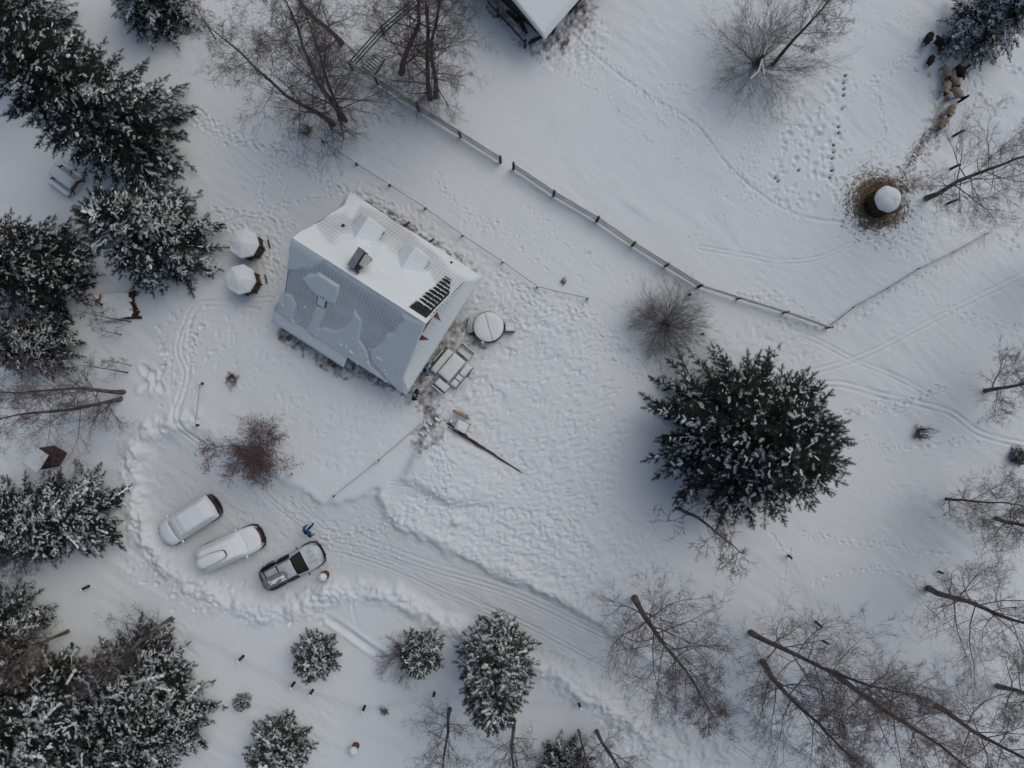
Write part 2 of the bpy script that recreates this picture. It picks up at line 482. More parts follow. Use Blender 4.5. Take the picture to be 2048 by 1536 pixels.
# footprint trails
for pts, kw in [
    ([(1120, 50), (1190, 112), (1290, 186), (1390, 246), (1450, 322), (1520, 386), (1600, 432)], dict(n=3, spread=0.5, dep=0.04, la=0.11, lb=0.06)),
    ([(1150, 80), (1200, 120), (1290, 190), (1388, 246), (1448, 322), (1515, 384)], dict(n=1, spread=0.15, dep=0.05, gap=0.26, la=0.11, lb=0.06)),
    ([(1070, 105), (1150, 160), (1218, 192), (1260, 250), (1330, 300), (1420, 372), (1495, 422)], dict(dep=0.05, la=0.10, lb=0.06, side=0.05)),
    ([(1180, 175), (1250, 205), (1320, 240), (1390, 300), (1450, 340)], dict(dep=0.05, la=0.10, lb=0.06, side=0.05)),
    ([(1370, 492), (1400, 452), (1440, 433), (1520, 430), (1610, 442)], dict(dep=0.05, la=0.10, lb=0.06, side=0.05)),
    ([(1310, 175), (1420, 158)], dict(dep=0.05)), ([(1335, 195), (1420, 170)], dict(dep=0.05)),
    ([(1690, 826), (1790, 806), (1890, 778)], dict(dep=0.07, n=2, spread=0.15)),
    ([(1720, 874), (1790, 896), (1850, 890), (1960, 878)], dict(dep=0.06)),
    ([(1590, 1060), (1640, 1072), (1750, 1090), (1900, 1110)], dict(dep=0.05)),
    ([(1625, 1168), (1740, 1139), (1850, 1160)], dict(dep=0.05)), ([(1540, 1070), (1578, 1110), (1560, 1160)], dict(dep=0.05)),
    ([(1560, 645), (1660, 655), (1750, 610), (1800, 570), (1870, 540), (1940, 500)], dict(dep=0.07)),
    ([(370, 215), (450, 270), (500, 285), (600, 330), (680, 370), (730, 395), (800, 440), (860, 490), (930, 540)], dict(n=4, spread=0.35, dep=0.07)),
    ([(530, 310), (560, 350), (572, 400), (556, 432)], dict(dep=0.06)), ([(545, 420), (600, 402), (670, 394)], dict(dep=0.07)),
    ([(420, 424), (520, 431), (592, 446)], dict(dep=0.09, n=2, spread=0.1)), ([(440, 440), (510, 470), (545, 520), (570, 560)], dict(dep=0.07, n=3, spread=0.5)),
    ([(590, 250), (540, 330), (520, 400), (545, 470), (560, 540)], dict(dep=0.06, n=2, spread=0.3)),
    ([(330, 690), (335, 720), (325, 735)], dict(dep=0.1, n=3, spread=0.2)), ([(400, 640), (380, 680), (385, 710)], dict(dep=0.09, n=3, spread=0.3)),
    ([(1000, 545), (1080, 600), (1170, 620), (1240, 700), (1290, 760)], dict(dep=0.06, n=3, spread=0.5)),
    ([(1190, 690), (1240, 660), (1300, 630)], dict(dep=0.05)),
    ([(1280, 1010), (1310, 1080), (1360, 1160)], dict(dep=0.05)), ([(1090, 1010), (1180, 1100), (1170, 1170)], dict(dep=0.06, n=2, spread=0.4)),
    ([(1550, 260), (1520, 330), (1500, 400)], dict(dep=0.04, n=4, spread=0.7, gap=0.3, la=0.11, lb=0.06)),
    ([(1700, 60), (1760, 40), (1850, 30)], dict(dep=0.03, n=3, spread=0.6, la=0.12, lb=0.06)), ([(1740, 160), (1800, 120), (1860, 70)], dict(dep=0.04, n=3, spread=0.6)),
    ([(1745, 170), (1765, 220), (1772, 260), (1740, 330)], dict(dep=0.05, n=2, spread=0.2)),
    ([(1960, 120), (2010, 135), (2060, 142)], dict(dep=0.07)), ([(1950, 150), (1975, 200), (2000, 220)], dict(dep=0.06, n=3, spread=0.4)),
    ([(860, 860), (900, 960), (850, 1010), (760, 1060), (640, 1080)], dict(dep=0.06, n=3, spread=0.3)),
    ([(1205, 1030), (1250, 1120), (1300, 1200)], dict(dep=0.04)),
    ([(1640, 640), (1560, 600), (1460, 590)], dict(dep=0.05, n=2, spread=0.3)),
    ([(1960, 420), (1990, 470), (2040, 500)], dict(dep=0.05, n=2, spread=0.4)),
]:
    trail(pts, **kw)
trail([(1560, 180), (1500, 260), (1470, 330), (1500, 400)], dep=0.045, la=0.12, lb=0.065, n=2, spread=0.4)
trail([(1690, 445), (1760, 470), (1850, 470), (1940, 440)], dep=0.045, la=0.12, lb=0.065, n=2, spread=0.4)
trail([(1800, 560), (1880, 600), (1960, 640), (2040, 650)], dep=0.045, la=0.12, lb=0.065, n=2, spread=0.4)
trail([(1930, 160), (1960, 240), (1985, 330), (1960, 400)], dep=0.045, la=0.12, lb=0.065, n=2, spread=0.4)
trail([(860, 350), (930, 420), (1010, 470), (1090, 540)], dep=0.045, la=0.12, lb=0.065, n=2, spread=0.4)
trail([(1050, 420), (1100, 470), (1180, 520), (1260, 570)], dep=0.045, la=0.12, lb=0.065, n=2, spread=0.4)
# trampled areas
def churn(poly, amp, seed, ang, sa=0.55, sb=0.24):
    sl, sd = inside(W(poly))
    x, y = X[sl], Y[sl]
    m = 1 / (1 + np.exp(-(sd - 0.2 + 0.9 * vnoise(x, y, 1.8, seed)) / 0.35))
    wx = x + 0.45 * vnoise(x, y, 0.8, seed + 1); wy = y + 0.45 * vnoise(x, y, 0.8, seed + 2)
    c, s_ = math.cos(ang), math.sin(ang)
    a, b = (wx * c + wy * s_) / sa, (-wx * s_ + wy * c) / sb
    n = np.abs(vnoise(a, b, 1.0, seed + 3)) * 2 + 0.6 * np.abs(vnoise(a * 1.9, b * 1.9, 1.0, seed + 4)) * 2
    Z[sl] += (amp * (0.8 - n) * m * (0.6 + 1.6 * np.clip(vnoise(x, y, 2.4, seed + 5) + 0.4, 0, 1))).astype(np.float32)
churn([(860, 700), (960, 560), (1080, 590), (1170, 620), (1210, 720), (1270, 850), (1270, 990), (1150, 1060), (1060, 970), (900, 850), (850, 800)], 0.075, 401, 0.35)
churn([(750, 1000), (860, 900), (900, 860), (1050, 960), (1200, 1080), (1150, 1220), (950, 1120), (860, 1080)], 0.085, 411, 0.0)
churn([(690, 375), (960, 565), (1010, 540), (840, 425), (720, 365)], 0.07, 421, -0.6)
churn([(560, 680), (800, 800), (850, 850), (700, 970), (560, 890), (450, 700)], 0.03, 431, 0.5)
churn([(470, 430), (590, 460), (560, 620), (510, 640), (520, 520)], 0.06, 441, -0.9)
churn([(1655, 300), (1850, 280), (1970, 440), (1850, 540), (1690, 490)], 0.04, 451, 0.3)
churn([(1060, 110), (1160, -10), (1220, 60), (1190, 150), (1080, 130)], 0.07, 461, 0.9)
churn([(1190, 590), (1240, 640), (1400, 700), (1640, 740), (1640, 660), (1420, 600)], 0.03, 471, 0.2)
churn([(1270, 1000), (1330, 1150), (1160, 1240), (1050, 1000)], 0.045, 481, 0.5)
churn([(540, 970), (650, 1040), (760, 1010), (860, 1090), (760, 1130), (660, 1160), (560, 1090)], 0.035, 491, -0.4)
churn([(240, 880), (300, 850), (330, 1110), (520, 1200), (640, 1170), (700, 1200), (640, 1260), (400, 1240), (240, 1150)], 0.06, 501, 0.8, 0.5, 0.4)
churn([(1000, 1280), (1300, 1400), (1460, 1536), (1280, 1536)], 0.06, 511, -0.5, 0.5, 0.35)
trample([(880, 700), (960, 560), (1080, 590), (1160, 620), (1200, 720), (1260, 850), (1260, 960), (1150, 1040), (1060, 960), (900, 845), (850, 800)], 3.2, 0.07, 0.20, 0.085, 101, 0.45, 0.7)
trample([(760, 1000), (860, 900), (900, 860), (1050, 960), (1180, 1080), (1140, 1210), (950, 1120), (860, 1080)], 2.8, 0.08, 0.19, 0.10, 102, 0.1, 0.8)
trample([(560, 680), (800, 790), (840, 840), (700, 960), (560, 890), (450, 700)], 2.6, 0.035, 0.22, 0.12, 103)
trample([(690, 380), (960, 560), (1000, 540), (840, 430), (720, 370)], 5, 0.07, 0.17, 0.08, 104, -0.6, 0.7)
trample([(860, 330), (1000, 420), (1250, 560), (1200, 590), (1000, 480), (850, 400)], 1.6, 0.03, 0.3, 0.12, 105)
trample([(300, 620), (480, 610), (560, 640), (470, 700), (400, 780), (330, 820)], 2.5, 0.07, 0.2, 0.10, 106)
trample([(1535, 330), (1600, 200), (1700, 150), (1710, 330), (1660, 420), (1540, 410)], 4.5, 0.09, 0.17, 0.14, 107)
trample([(1660, 320), (1850, 290), (1960, 440), (1850, 530), (1690, 480)], 5, 0.05, 0.16, 0.08, 108)
trample([(1050, 110), (1160, -10), (1215, 60), (1180, 150), (1080, 125)], 8, 0.08, 0.17, 0.09, 109, 0.9, 0.5)
trample([(330, 1110), (520, 1200), (640, 1170), (700, 1190), (640, 1250), (400, 1230), (240, 1150)], 2.0, 0.08, 0.17, 0.12, 110)
trample([(540, 980), (650, 1040), (760, 1010), (860, 1090), (760, 1120), (660, 1150), (560, 1080)], 6, 0.05, 0.18, 0.07, 111, -0.4, 0.5)
trample([(1420, 600), (1640, 660), (1640, 740), (1500, 690)], 3, 0.04, 0.2, 0.1, 112)
trample([(300, 880), (420, 890), (520, 970), (640, 1060), (560, 1190), (330, 1110)], 1.8, 0.03, 0.22, 0.09, 113)
trample([(1780, 600), (2040, 620), (2040, 1000), (1750, 1000)], 0.8, 0.025, 0.3, 0.10, 114, 0.2, 0.4)
trample([(1070, 1300), (1300, 1400), (1460, 1536), (1300, 1536)], 2.2, 0.10, 0.2, 0.13, 115)
trample([(470, 440), (590, 460), (560, 600), (520, 620), (540, 520)], 5, 0.07, 0.2, 0.09, 116, -0.9, 0.5)
trample([(930, 940), (1250, 980), (1330, 1150), (1150, 1230), (1000, 1130)], 2.6, 0.045, 0.2, 0.1, 117, 0.3, 0.6)
# snow angel
c = P(305, 757)
for a, r, la, lb in ((0.85, 0.6, 0.55, 0.28), (2.3, 0.6, 0.55, 0.26), (3.9, 0.65, 0.5, 0.24), (5.4, 0.65, 0.5, 0.24), (1.57, 0.1, 0.5, 0.22), (-1.57, 0.2, 0.6, 0.2)):
    stamp(c.x + r * math.cos(a), c.y + r * math.sin(a), a, la, lb, 0.14, 0.45)
# snow lump in the yard
p = P(912, 1043); stamp(p.x, p.y, 0, 0.28, 0.28, -0.30, 0.05)
# dark holes left by hooves
for pts, k in (([(1690, 152), (1686, 190), (1684, 230), (1676, 270), (1666, 310), (1664, 360)], 0.42), ([(1596, 330), (1597, 346)], 0.3), ([(1552, 353), (1558, 362)], 0.3)):
    for x, y, an in along(smooth_line(W(pts)), k):
        if rnd.random() < 0.3: continue
        x += rnd.uniform(-.09, .09)
        stamp(x, y, 0, 0.13, 0.10, 0.16, 0.3)
        i, j = int((x - XF[0]) / STEP), int((y - YF[0]) / STEP)
        DIRT[i:i + 2, j:j + 2] = 0.95

def dirt_blob(px, py, r, amt, seed, sx=1.0, sy=1.0, lo=0.0):
    c = P(px, py)
    d = np.hypot((X - c.x) / sx, (Y - c.y) / sy)
    m = np.clip(1.2 - d / r, 0, 1) * amt
    n = vnoise(X, Y, 0.35, seed) + 0.7 * vnoise(X, Y, 0.17, seed + 1) + 0.5 * vnoise(X, Y, 1.2, seed + 2)
    np.maximum(DIRT, np.clip(m + n * 0.7 * (m > 0.02) - lo, 0, 1), out=DIRT)

def dirt_line(pts, w, amt, seed):
    r = dist_poly(smooth_line(W(pts)), w * 2)
    sl, d, al = r
    m = np.clip(1.2 - d / w, 0, 1) * amt
    n = vnoise(X[sl], Y[sl], 0.3, seed) + 0.8 * vnoise(X[sl], Y[sl], 0.15, seed + 1) + 0.7 * vnoise(X[sl], Y[sl], 1.1, seed + 2)
    DIRT[sl] = np.maximum(DIRT[sl], np.clip(m + n * 0.8 * (m > 0.02), 0, 1))

dirt_blob(1756, 404, 1.75, 1.0, 201, 1.05, 1.1)
dirt_blob(1830, 375, 0.8, 0.45, 204, 1.6, 0.7)
dirt_line([(1800, 385), (1845, 350), (1865, 300), (1880, 250), (1890, 200)], 0.45, 0.30, 207)
dirt_line([(575, 668), (640, 712), (690, 740)], 0.6, 0.62, 211)
dirt_line([(695, 715), (760, 752), (800, 775)], 0.75, 0.66, 214)
dirt_line([(735, 405), (800, 450), (870, 490), (940, 540)], 0.45, 0.42, 217)
dirt_line([(845, 750), (880, 700), (925, 650)], 0.85, 0.42, 220)
dirt_line([(860, 790), (890, 690), (960, 690)], 0.9, 0.20, 223)
dirt_line([(835, 800), (862, 830), (868, 862), (845, 880)], 0.8, 0.30, 226)
dirt_line([(1095, 95), (1130, 55), (1165, 5)], 1.0, 0.35, 229)
dirt_line([(1085, 92), (1040, 55), (1000, 5)], 0.9, 0.35, 232)
dirt_blob(1857, 110, 1.4, 0.10, 235)
dirt_line([(1865, 130), (1880, 200), (1880, 260)], 0.5, 0.15, 240)

def GZ(x, y):
    i = min(max(int((x - XF[0]) / STEP), 0), len(XF) - 1); j = min(max(int((y - YF[0]) / STEP), 0), len(YF) - 1)
    i0, i1 = max(i - 2, 0), min(i + 3, len(XF)); j0, j1 = max(j - 2, 0), min(j + 3, len(YF))
    return float(Z[i0:i1, j0:j1].mean())

def G(px, py, dz=0.0):
    """photo pixel -> world point on the snow"""
    p = P(px, py)
    z = GZ(p.x, p.y)
    p = P(px, py, z)
    return Vector((p.x, p.y, z + dz))

def build_ground():
    ox = np.array([-600, -300, -160, -100, -70, -52, -43, -38, -36]); oy = np.array([-600, -300, -160, -100, -70, -50, -36, -30, -27.5])
    xs = np.concatenate([ox, XF, -ox[::-1]]); ys = np.concatenate([oy, YF, -oy[::-1]])
    nx, ny = len(xs), len(ys)
    ZZ = np.zeros((nx, ny), np.float32); DD = np.zeros_like(ZZ); II = np.zeros_like(ZZ)
    a, b = len(ox), len(oy)
    ZZ[a:a + len(XF), b:b + len(YF)] = Z
    DD[a:a + len(XF), b:b + len(YF)] = DIRT
    II[a:a + len(XF), b:b + len(YF)] = ICE
    # carry the edge heights outwards, fading to flat
    for i in range(a): ZZ[i, b:b + len(YF)] = Z[0] * i / a
    for i in range(a): ZZ[nx - 1 - i, b:b + len(YF)] = Z[-1] * i / a
    for j in range(b):
        ZZ[:, j] = ZZ[:, b] * j / b
        ZZ[:, ny - 1 - j] = ZZ[:, b + len(YF) - 1] * j / b
    gx, gy = np.meshgrid(xs, ys, indexing='ij')
    V = np.stack([gx, gy, ZZ], -1).reshape(-1, 3)
    idx = np.arange(nx * ny).reshape(nx, ny)
    F = np.stack([idx[:-1, :-1], idx[1:, :-1], idx[1:, 1:], idx[:-1, 1:]], -1).reshape(-1, 4)
    me = npmesh('ground', V, F, smooth=True)
    for nm, arr in (('dirt', DD), ('packed', II)):
        at = me.attributes.new(nm, 'FLOAT', 'POINT')
        at.data.foreach_set('value', arr.ravel().astype(np.float32))
    m = bpy.data.materials.new('ground_snow'); m.use_nodes = True
    nt = m.node_tree; n = nt.nodes; l = nt.links; bs = n['Principled BSDF']
    bs.inputs['Roughness'].default_value = 0.65
    bs.inputs['Specular IOR Level'].default_value = 0.2
    tc = n.new('ShaderNodeTexCoord')
    at = n.new('ShaderNodeAttribute'); at.attribute_name = 'dirt'
    pk = n.new('ShaderNodeAttribute'); pk.attribute_name = 'packed'
    nz = n.new('ShaderNodeTexNoise'); nz.inputs['Scale'].default_value = 5.0; nz.inputs['Detail'].default_value = 6; nz.inputs['Roughness'].default_value = 0.7
    l.new(tc.outputs['Object'], nz.inputs['Vector'])
    big = n.new('ShaderNodeTexNoise'); big.inputs['Scale'].default_value = 0.18; big.inputs['Detail'].default_value = 3
    l.new(tc.outputs['Object'], big.inputs['Vector'])
    # snow tone
    snow = n.new('ShaderNodeMix'); snow.data_type = 'RGBA'
    snow.inputs[6].default_value = (0.762, 0.830, 0.848, 1); snow.inputs[7].default_value = (0.722, 0.788, 0.808, 1)
    l.new(big.outputs['Fac'], snow.inputs[0])
    pack = n.new('ShaderNodeMix'); pack.data_type = 'RGBA'
    l.new(snow.outputs[2], pack.inputs[6]); pack.inputs[7].default_value = (0.64, 0.70, 0.72, 1)
    l.new(pk.outputs['Fac'], pack.inputs[0])
    # dirt: attribute plus fine noise, thresholded
    ma = n.new('ShaderNodeMath'); ma.operation = 'MULTIPLY_ADD'
    l.new(nz.outputs['Fac'], ma.inputs[0]); ma.inputs[1].default_value = 0.9; l.new(at.outputs['Fac'], ma.inputs[2])
    rp = n.new('ShaderNodeMapRange'); rp.inputs['From Min'].default_value = 0.45; rp.inputs['From Max'].default_value = 1.35
    l.new(ma.outputs[0], rp.inputs['Value'])
    gate = n.new('ShaderNodeMath'); gate.operation = 'MULTIPLY'
    g2 = n.new('ShaderNodeMapRange'); g2.inputs['From Min'].default_value = 0.0; g2.inputs['From Max'].default_value = 0.25
    l.new(at.outputs['Fac'], g2.inputs['Value']); l.new(g2.outputs[0], gate.inputs[0]); l.new(rp.outputs[0], gate.inputs[1])
    dc = n.new('ShaderNodeValToRGB')
    dc.color_ramp.elements[0].color = (0.06, 0.046, 0.038, 1); dc.color_ramp.elements[1].color = (0.20, 0.155, 0.125, 1)
    n2 = n.new('ShaderNodeTexNoise'); n2.inputs['Scale'].default_value = 9; n2.inputs['Detail'].default_value = 5
    l.new(tc.outputs['Object'], n2.inputs['Vector']); l.new(n2.outputs['Fac'], dc.inputs[0])
    mix = n.new('ShaderNodeMix'); mix.data_type = 'RGBA'
    l.new(pack.outputs[2], mix.inputs[6]); l.new(dc.outputs[0], mix.inputs[7]); l.new(gate.outputs[0], mix.inputs[0])
    l.new(mix.outputs[2], bs.inputs['Base Color'])
    nb = n.new('ShaderNodeTexNoise'); nb.inputs['Scale'].default_value = 7; nb.inputs['Detail'].default_value = 7; nb.inputs['Roughness'].default_value = 0.6
    l.new(tc.outputs['Object'], nb.inputs['Vector'])
    bp = n.new('ShaderNodeBump'); bp.inputs['Strength'].default_value = 0.5; bp.inputs['Distance'].default_value = 0.07
    l.new(nb.outputs['Fac'], bp.inputs['Height']); l.new(bp.outputs[0], bs.inputs['Normal'])
    g = link('ground', me, m)
    tag(g, 'snow covered ground with footprints, tyre ruts and ploughed banks', None, kind='structure')
build_ground()
# ------------------------------------------------------------------ the farmhouse
HOUSE_Z = 0.0
RIDGE, PITCH, EAVE_V = 8.2, 1.286, 4.3
HC = Vector((-8.35, 5.65, 0)); HRZ = math.radians(-32.7)
hu = Vector((math.cos(HRZ), math.sin(HRZ))); hv = Vector((-math.sin(HRZ), math.cos(HRZ)))
house = thing('farmhouse', 'steep roofed timber farmhouse under snow with two dormers and chimney', 'house', HC, HRZ)

def roof_z(v): return RIDGE - PITCH * abs(v)

def roof_uv(px, py, side):
    """photo pixel -> (u, v) on the roof slope on that side (+1 upper right, -1 lower left)"""
    z = 6.0
    for _ in range(40):
        p = P(px, py, z) - HC
        v = p.xy.dot(hv)
        z += 0.35 * (roof_z(v if v * side > 0 else 0) - z)
    p = P(px, py, z) - HC
    return p.xy.dot(hu), p.xy.dot(hv)

def sd_poly(U, Vv, pts):
    d = np.full(U.shape, 1e9); ins = np.zeros(U.shape, bool); q = pts[-1]
    for p in pts:
        ex, ey = q[0] - p[0], q[1] - p[1]
        t = np.clip(((U - p[0]) * ex + (Vv - p[1]) * ey) / (ex * ex + ey * ey + 1e-9), 0, 1)
        d = np.minimum(d, np.hypot(U - p[0] - t * ex, Vv - p[1] - t * ey))
        c = ((p[1] > Vv) != (q[1] > Vv)) & (U < (q[0] - p[0]) * (Vv - p[1]) / (q[1] - p[1] + 1e-12) + p[0])
        ins ^= c; q = p
    return np.where(ins, d, -d)

def u_lim(v):
    a = np.abs(v)
    return 4.3 + np.clip((a - 3.35) / 0.95, 0, 1) * 0.58

# walls: five-sided body with boarded gables
wb = MB()
prof = [(-3.7, -0.3), (3.7, -0.3), (3.7, roof_z(3.7) - 0.22), (0, RIDGE - 0.25), (-3.7, roof_z(3.7) - 0.22)]
vs = [(u, a, b) for u in (-3.9, 3.9) for a, b in prof]
wb.add(vs, [[0, 4, 3, 2, 1], [5, 6, 7, 8, 9]] + [[k, (k + 1) % 5, 5 + (k + 1) % 5, 5 + k] for k in range(5)])
wb.build('wall', M['wall_wood'], house)
for sgn in (-1, 1):
    for k in range(26):
        y = -3.55 + k * 0.284
        top = roof_z(y) - 0.35
        if top > 4.6:
            b = MB().box((sgn * 3.925, y, (4.5 + top) / 2), (0.045, 0.25, top - 4.5)); b.build('board', M['wood_orange'], house)
for (u, v, rz_) in ((3.92, -1.9, 0), (3.92, 1.6, 0), (-3.92, 1.2, 0), (-2.2, 3.72, 1.5708), (0.6, 3.72, 1.5708), (2.2, -3.72, 1.5708)):
    w = MB().box((u, v, 1.5), (0.10, 1.0, 1.1) if rz_ == 0 else (1.0, 0.10, 1.1)).build('window', M['wood_red'], house)
    q = MB().box((u, v, 1.5), (0.12, 0.84, 0.94) if rz_ == 0 else (0.84, 0.12, 0.94)).build('pane', M['glass'], w)
dr = MB().box((3.93, 0.0, 1.0), (0.10, 1.0, 2.05)).build('door', M['wood_red'], house)
MB().box((4.0, 0.38, 1.0), (0.06, 0.05, 0.16)).build('handle', M['dark_metal'], dr)

# roof: two metal decks, each with its blanket of snow
roof = MB()
for sgn in (1, -1):
    vv = [0, 3.35, EAVE_V] + ([5.1] if sgn < 0 else [])
    for a, b in zip(vv[:-1], vv[1:]):
        la, lb = float(u_lim(a)), float(u_lim(b))
        za, zb = roof_z(a), roof_z(b)
        right_a, right_b = la, lb
        if b > EAVE_V: right_a = right_b = 0.48; za, zb = roof_z(EAVE_V), roof_z(EAVE_V) - 0.75
        top = [(-la, sgn * a, za), (right_a, sgn * a, za), (right_b, sgn * b, zb), (-lb, sgn * b, zb)]
        bot = [(x, y, z - 0.14) for x, y, z in top]
        roof.add(top + bot, [[0, 1, 2, 3] if sgn < 0 else [3, 2, 1, 0], [4, 5, 6, 7], [0, 4, 5, 1], [1, 5, 6, 2], [2, 6, 7, 3], [3, 7, 4, 0]])
roof_o = roof.build('roof', M['black_tile'], house)

slabs_low = [
    ([(585, 462), (556, 535), (590, 535), (625, 533), (645, 521), (668, 527), (760, 590), (853, 650), (858, 630), (720, 540)], 0.13),
    ([(606, 556), (618, 549), (640, 545), (662, 558), (680, 570), (677, 592), (668, 603), (655, 600), (645, 592), (638, 590), (624, 578)], 0.12),
    ([(804, 626), (812, 640), (800, 650), (792, 660), (776, 668), (768, 684), (745, 700), (742, 716), (760, 735), (812, 800), (875, 670), (855, 645), (830, 640)], 0.07),
    ([(540, 655), (562, 600), (573, 585), (586, 590), (594, 612), (586, 636), (600, 655), (622, 662), (650, 652), (672, 662), (690, 655), (705, 640), (708, 618), (724, 640), (720, 680), (735, 700), (742, 730), (800, 790), (690, 760), (560, 690)], 0.06),
    ([(634, 613), (652, 616), (645, 640), (632, 668), (612, 668)], 0.045)]
slabs_high = [
    ([(690, 370), (640, 420), (655, 432), (690, 425), (700, 440), (720, 410), (790, 440), (850, 490), (890, 525), (900, 540), (940, 560), (970, 550), (820, 440)], 0.06),
    ([(588, 465), (625, 452), (655, 490), (700, 500), (740, 500), (770, 490), (760, 520), (740, 545), (770, 560), (800, 560), (855, 545), (870, 575), (840, 590), (852, 640), (720, 560)], 0.07),
]
def roof_snow(sgn):
    nu, nv = 230, 150
    vmax = EAVE_V
    fv = np.linspace(0, 1, nv + 1)[None, :].repeat(nu + 1, 0)
    fu = np.linspace(-1, 1, nu + 1)[:, None].repeat(nv + 1, 1)
    A = fv * (vmax + 0.05)
    L = u_lim(A) + 0.04
    U = fu * L
    S = A / math.cos(math.atan(PITCH))
    t = 0.045 + 0.012 * vnoise(U, A, 0.8, 301 + sgn)
    # tile relief under the thin snow
    course = (S / 0.36) % 1.0
    t = t + 0.022 * (course - 0.5) + 0.010 * np.cos(2 * np.pi * U / 0.21)
    for poly, h in (slabs_low if sgn < 0 else slabs_high):
        uv = [roof_uv(a, b, sgn) for a, b in poly]
        d = sd_poly(U, sgn * A, uv) + 0.10 * vnoise(U, A, 0.35, 310)
        k = 1 / (1 + np.exp(-d / (0.025 if sgn < 0 else 0.08)))
        t = t * (1 - 0.85 * k) + (0.05 + h + 0.03 * vnoise(U, A, 0.9, 305)) * k
    if sgn < 0:
        lum = np.clip(vnoise(U, A, 0.16, 321) - 0.30, 0, 1) * (A > 2.9) * (vnoise(U, A, 1.0, 322) > 0.0)
        t = t + lum * 0.5
    # ridge cap
    t = t + 0.10 * np.exp(-(A / 0.22) ** 2)
    if sgn > 0:      # drifts behind the dormers and the chimney
        for du in (-2.05, 1.15):
            t = t + 0.14 * np.exp(-((U - du - 0.15) / 0.75) ** 2 - ((A - 1.55) / 0.5) ** 2)
        t = t + 0.12 * np.exp(-((U + 0.1) / 0.8) ** 2 - ((A - 1.6) / 0.6) ** 2)
        # bare black tiles along the right verge, snow left in bars between them
        bars = (A > 0.18) & (A < 3.05)
        ue = 2.98 + 0.25 * (A / 3.0) + 0.12 * vnoise(U, A, 0.3, 330)
        zone = bars & (U > ue) & (U < 4.12 - 0.55 * np.clip((A - 2.2) / 0.9, 0, 1))
        fin = ((A / 0.262) % 1.0) < 0.26
        keep = fin & (A > 0.75) & (U < 4.02)
        zone &= ~keep
        t = np.where(zone, -0.06, t)
    t_raw = t.copy()
    L = L + 0.05 * vnoise(U * 0 + np.sign(U) * 3, A, 0.5, 340) 
    U = fu * L
    # rounded edges
    e = np.minimum((L - np.abs(U)) / 0.09, (vmax + 0.05 - A) / 0.10)
    t = np.where(t > 0, t * np.sqrt(np.clip(1 - (1 - np.clip(e, 0, 1)) ** 2, 0, 1)) + 0.004, t)
    p = math.atan(PITCH)
    V3 = np.stack([U, sgn * (A + t * math.sin(p) * np.clip(A / 0.3, 0, 1)), RIDGE - PITCH * A + t * math.cos(p) + 0.12 * t], -1).reshape(-1, 3)
    idx = np.arange((nu + 1) * (nv + 1)).reshape(nu + 1, nv + 1)
    F = np.stack([idx[:-1, :-1], idx[1:, :-1], idx[1:, 1:], idx[:-1, 1:]], -1).reshape(-1, 4)
    if sgn < 0: F = F[:, ::-1]
    me = npmesh('roof_snow', V3, F, True)
    at = me.attributes.new('thin', 'FLOAT', 'POINT')
    at.data.foreach_set('value', np.clip((0.085 - t_raw) / 0.05, 0, 1).ravel().astype(np.float32))
    link('roof_snow', me, M['roof_frost'], roof_o)
roof_snow(1); roof_snow(-1)
# lower porch part of the left slope
pz = roof_z(EAVE_V)
ps = MB()
n1, n2 = 40, 10
vs, fs = [], []
for i in range(n1 + 1):
    for j in range(n2 + 1):
        u = -4.94 + (0.52 + 4.94) * i / n1; f = j / n2
        e = min((0.52 - u) / 0.08, (u + 4.94) / 0.08, (1 - f) / 0.1, 1)
        t = 0.10 * math.sqrt(max(0, 1 - (1 - e) ** 2)) + 0.004
        vs.append((u, -(4.22 + 0.92 * f), pz + 0.08 - 0.80 * f - 0.05 + t))
for i in range(n1):
    for j in range(n2):
        a = i * (n2 + 1) + j
        fs.append([a, a + 1, a + n2 + 2, a + n2 + 1])
ps.add(vs, fs, True); ps.build('porch_snow', M['snow'], roof_o)

# black tiles left bare, one by one
for k in range(12):
    a0 = 0.20 + k * 0.262
    for j in range(2 if k < 9 else 1):
        u0 = 3.08 + 0.25 * a0 / 3 + j * 0.42
        p = math.atan(PITCH); m = Matrix.Rotation(-p, 3, 'X')
        a = a0 + 0.12
        MB().box((u0 + 0.18, a + 0.012, roof_z(a) + 0.022), (0.33, 0.27, 0.022), m=m).build('roof_tile', M['black_tile'], roof_o)

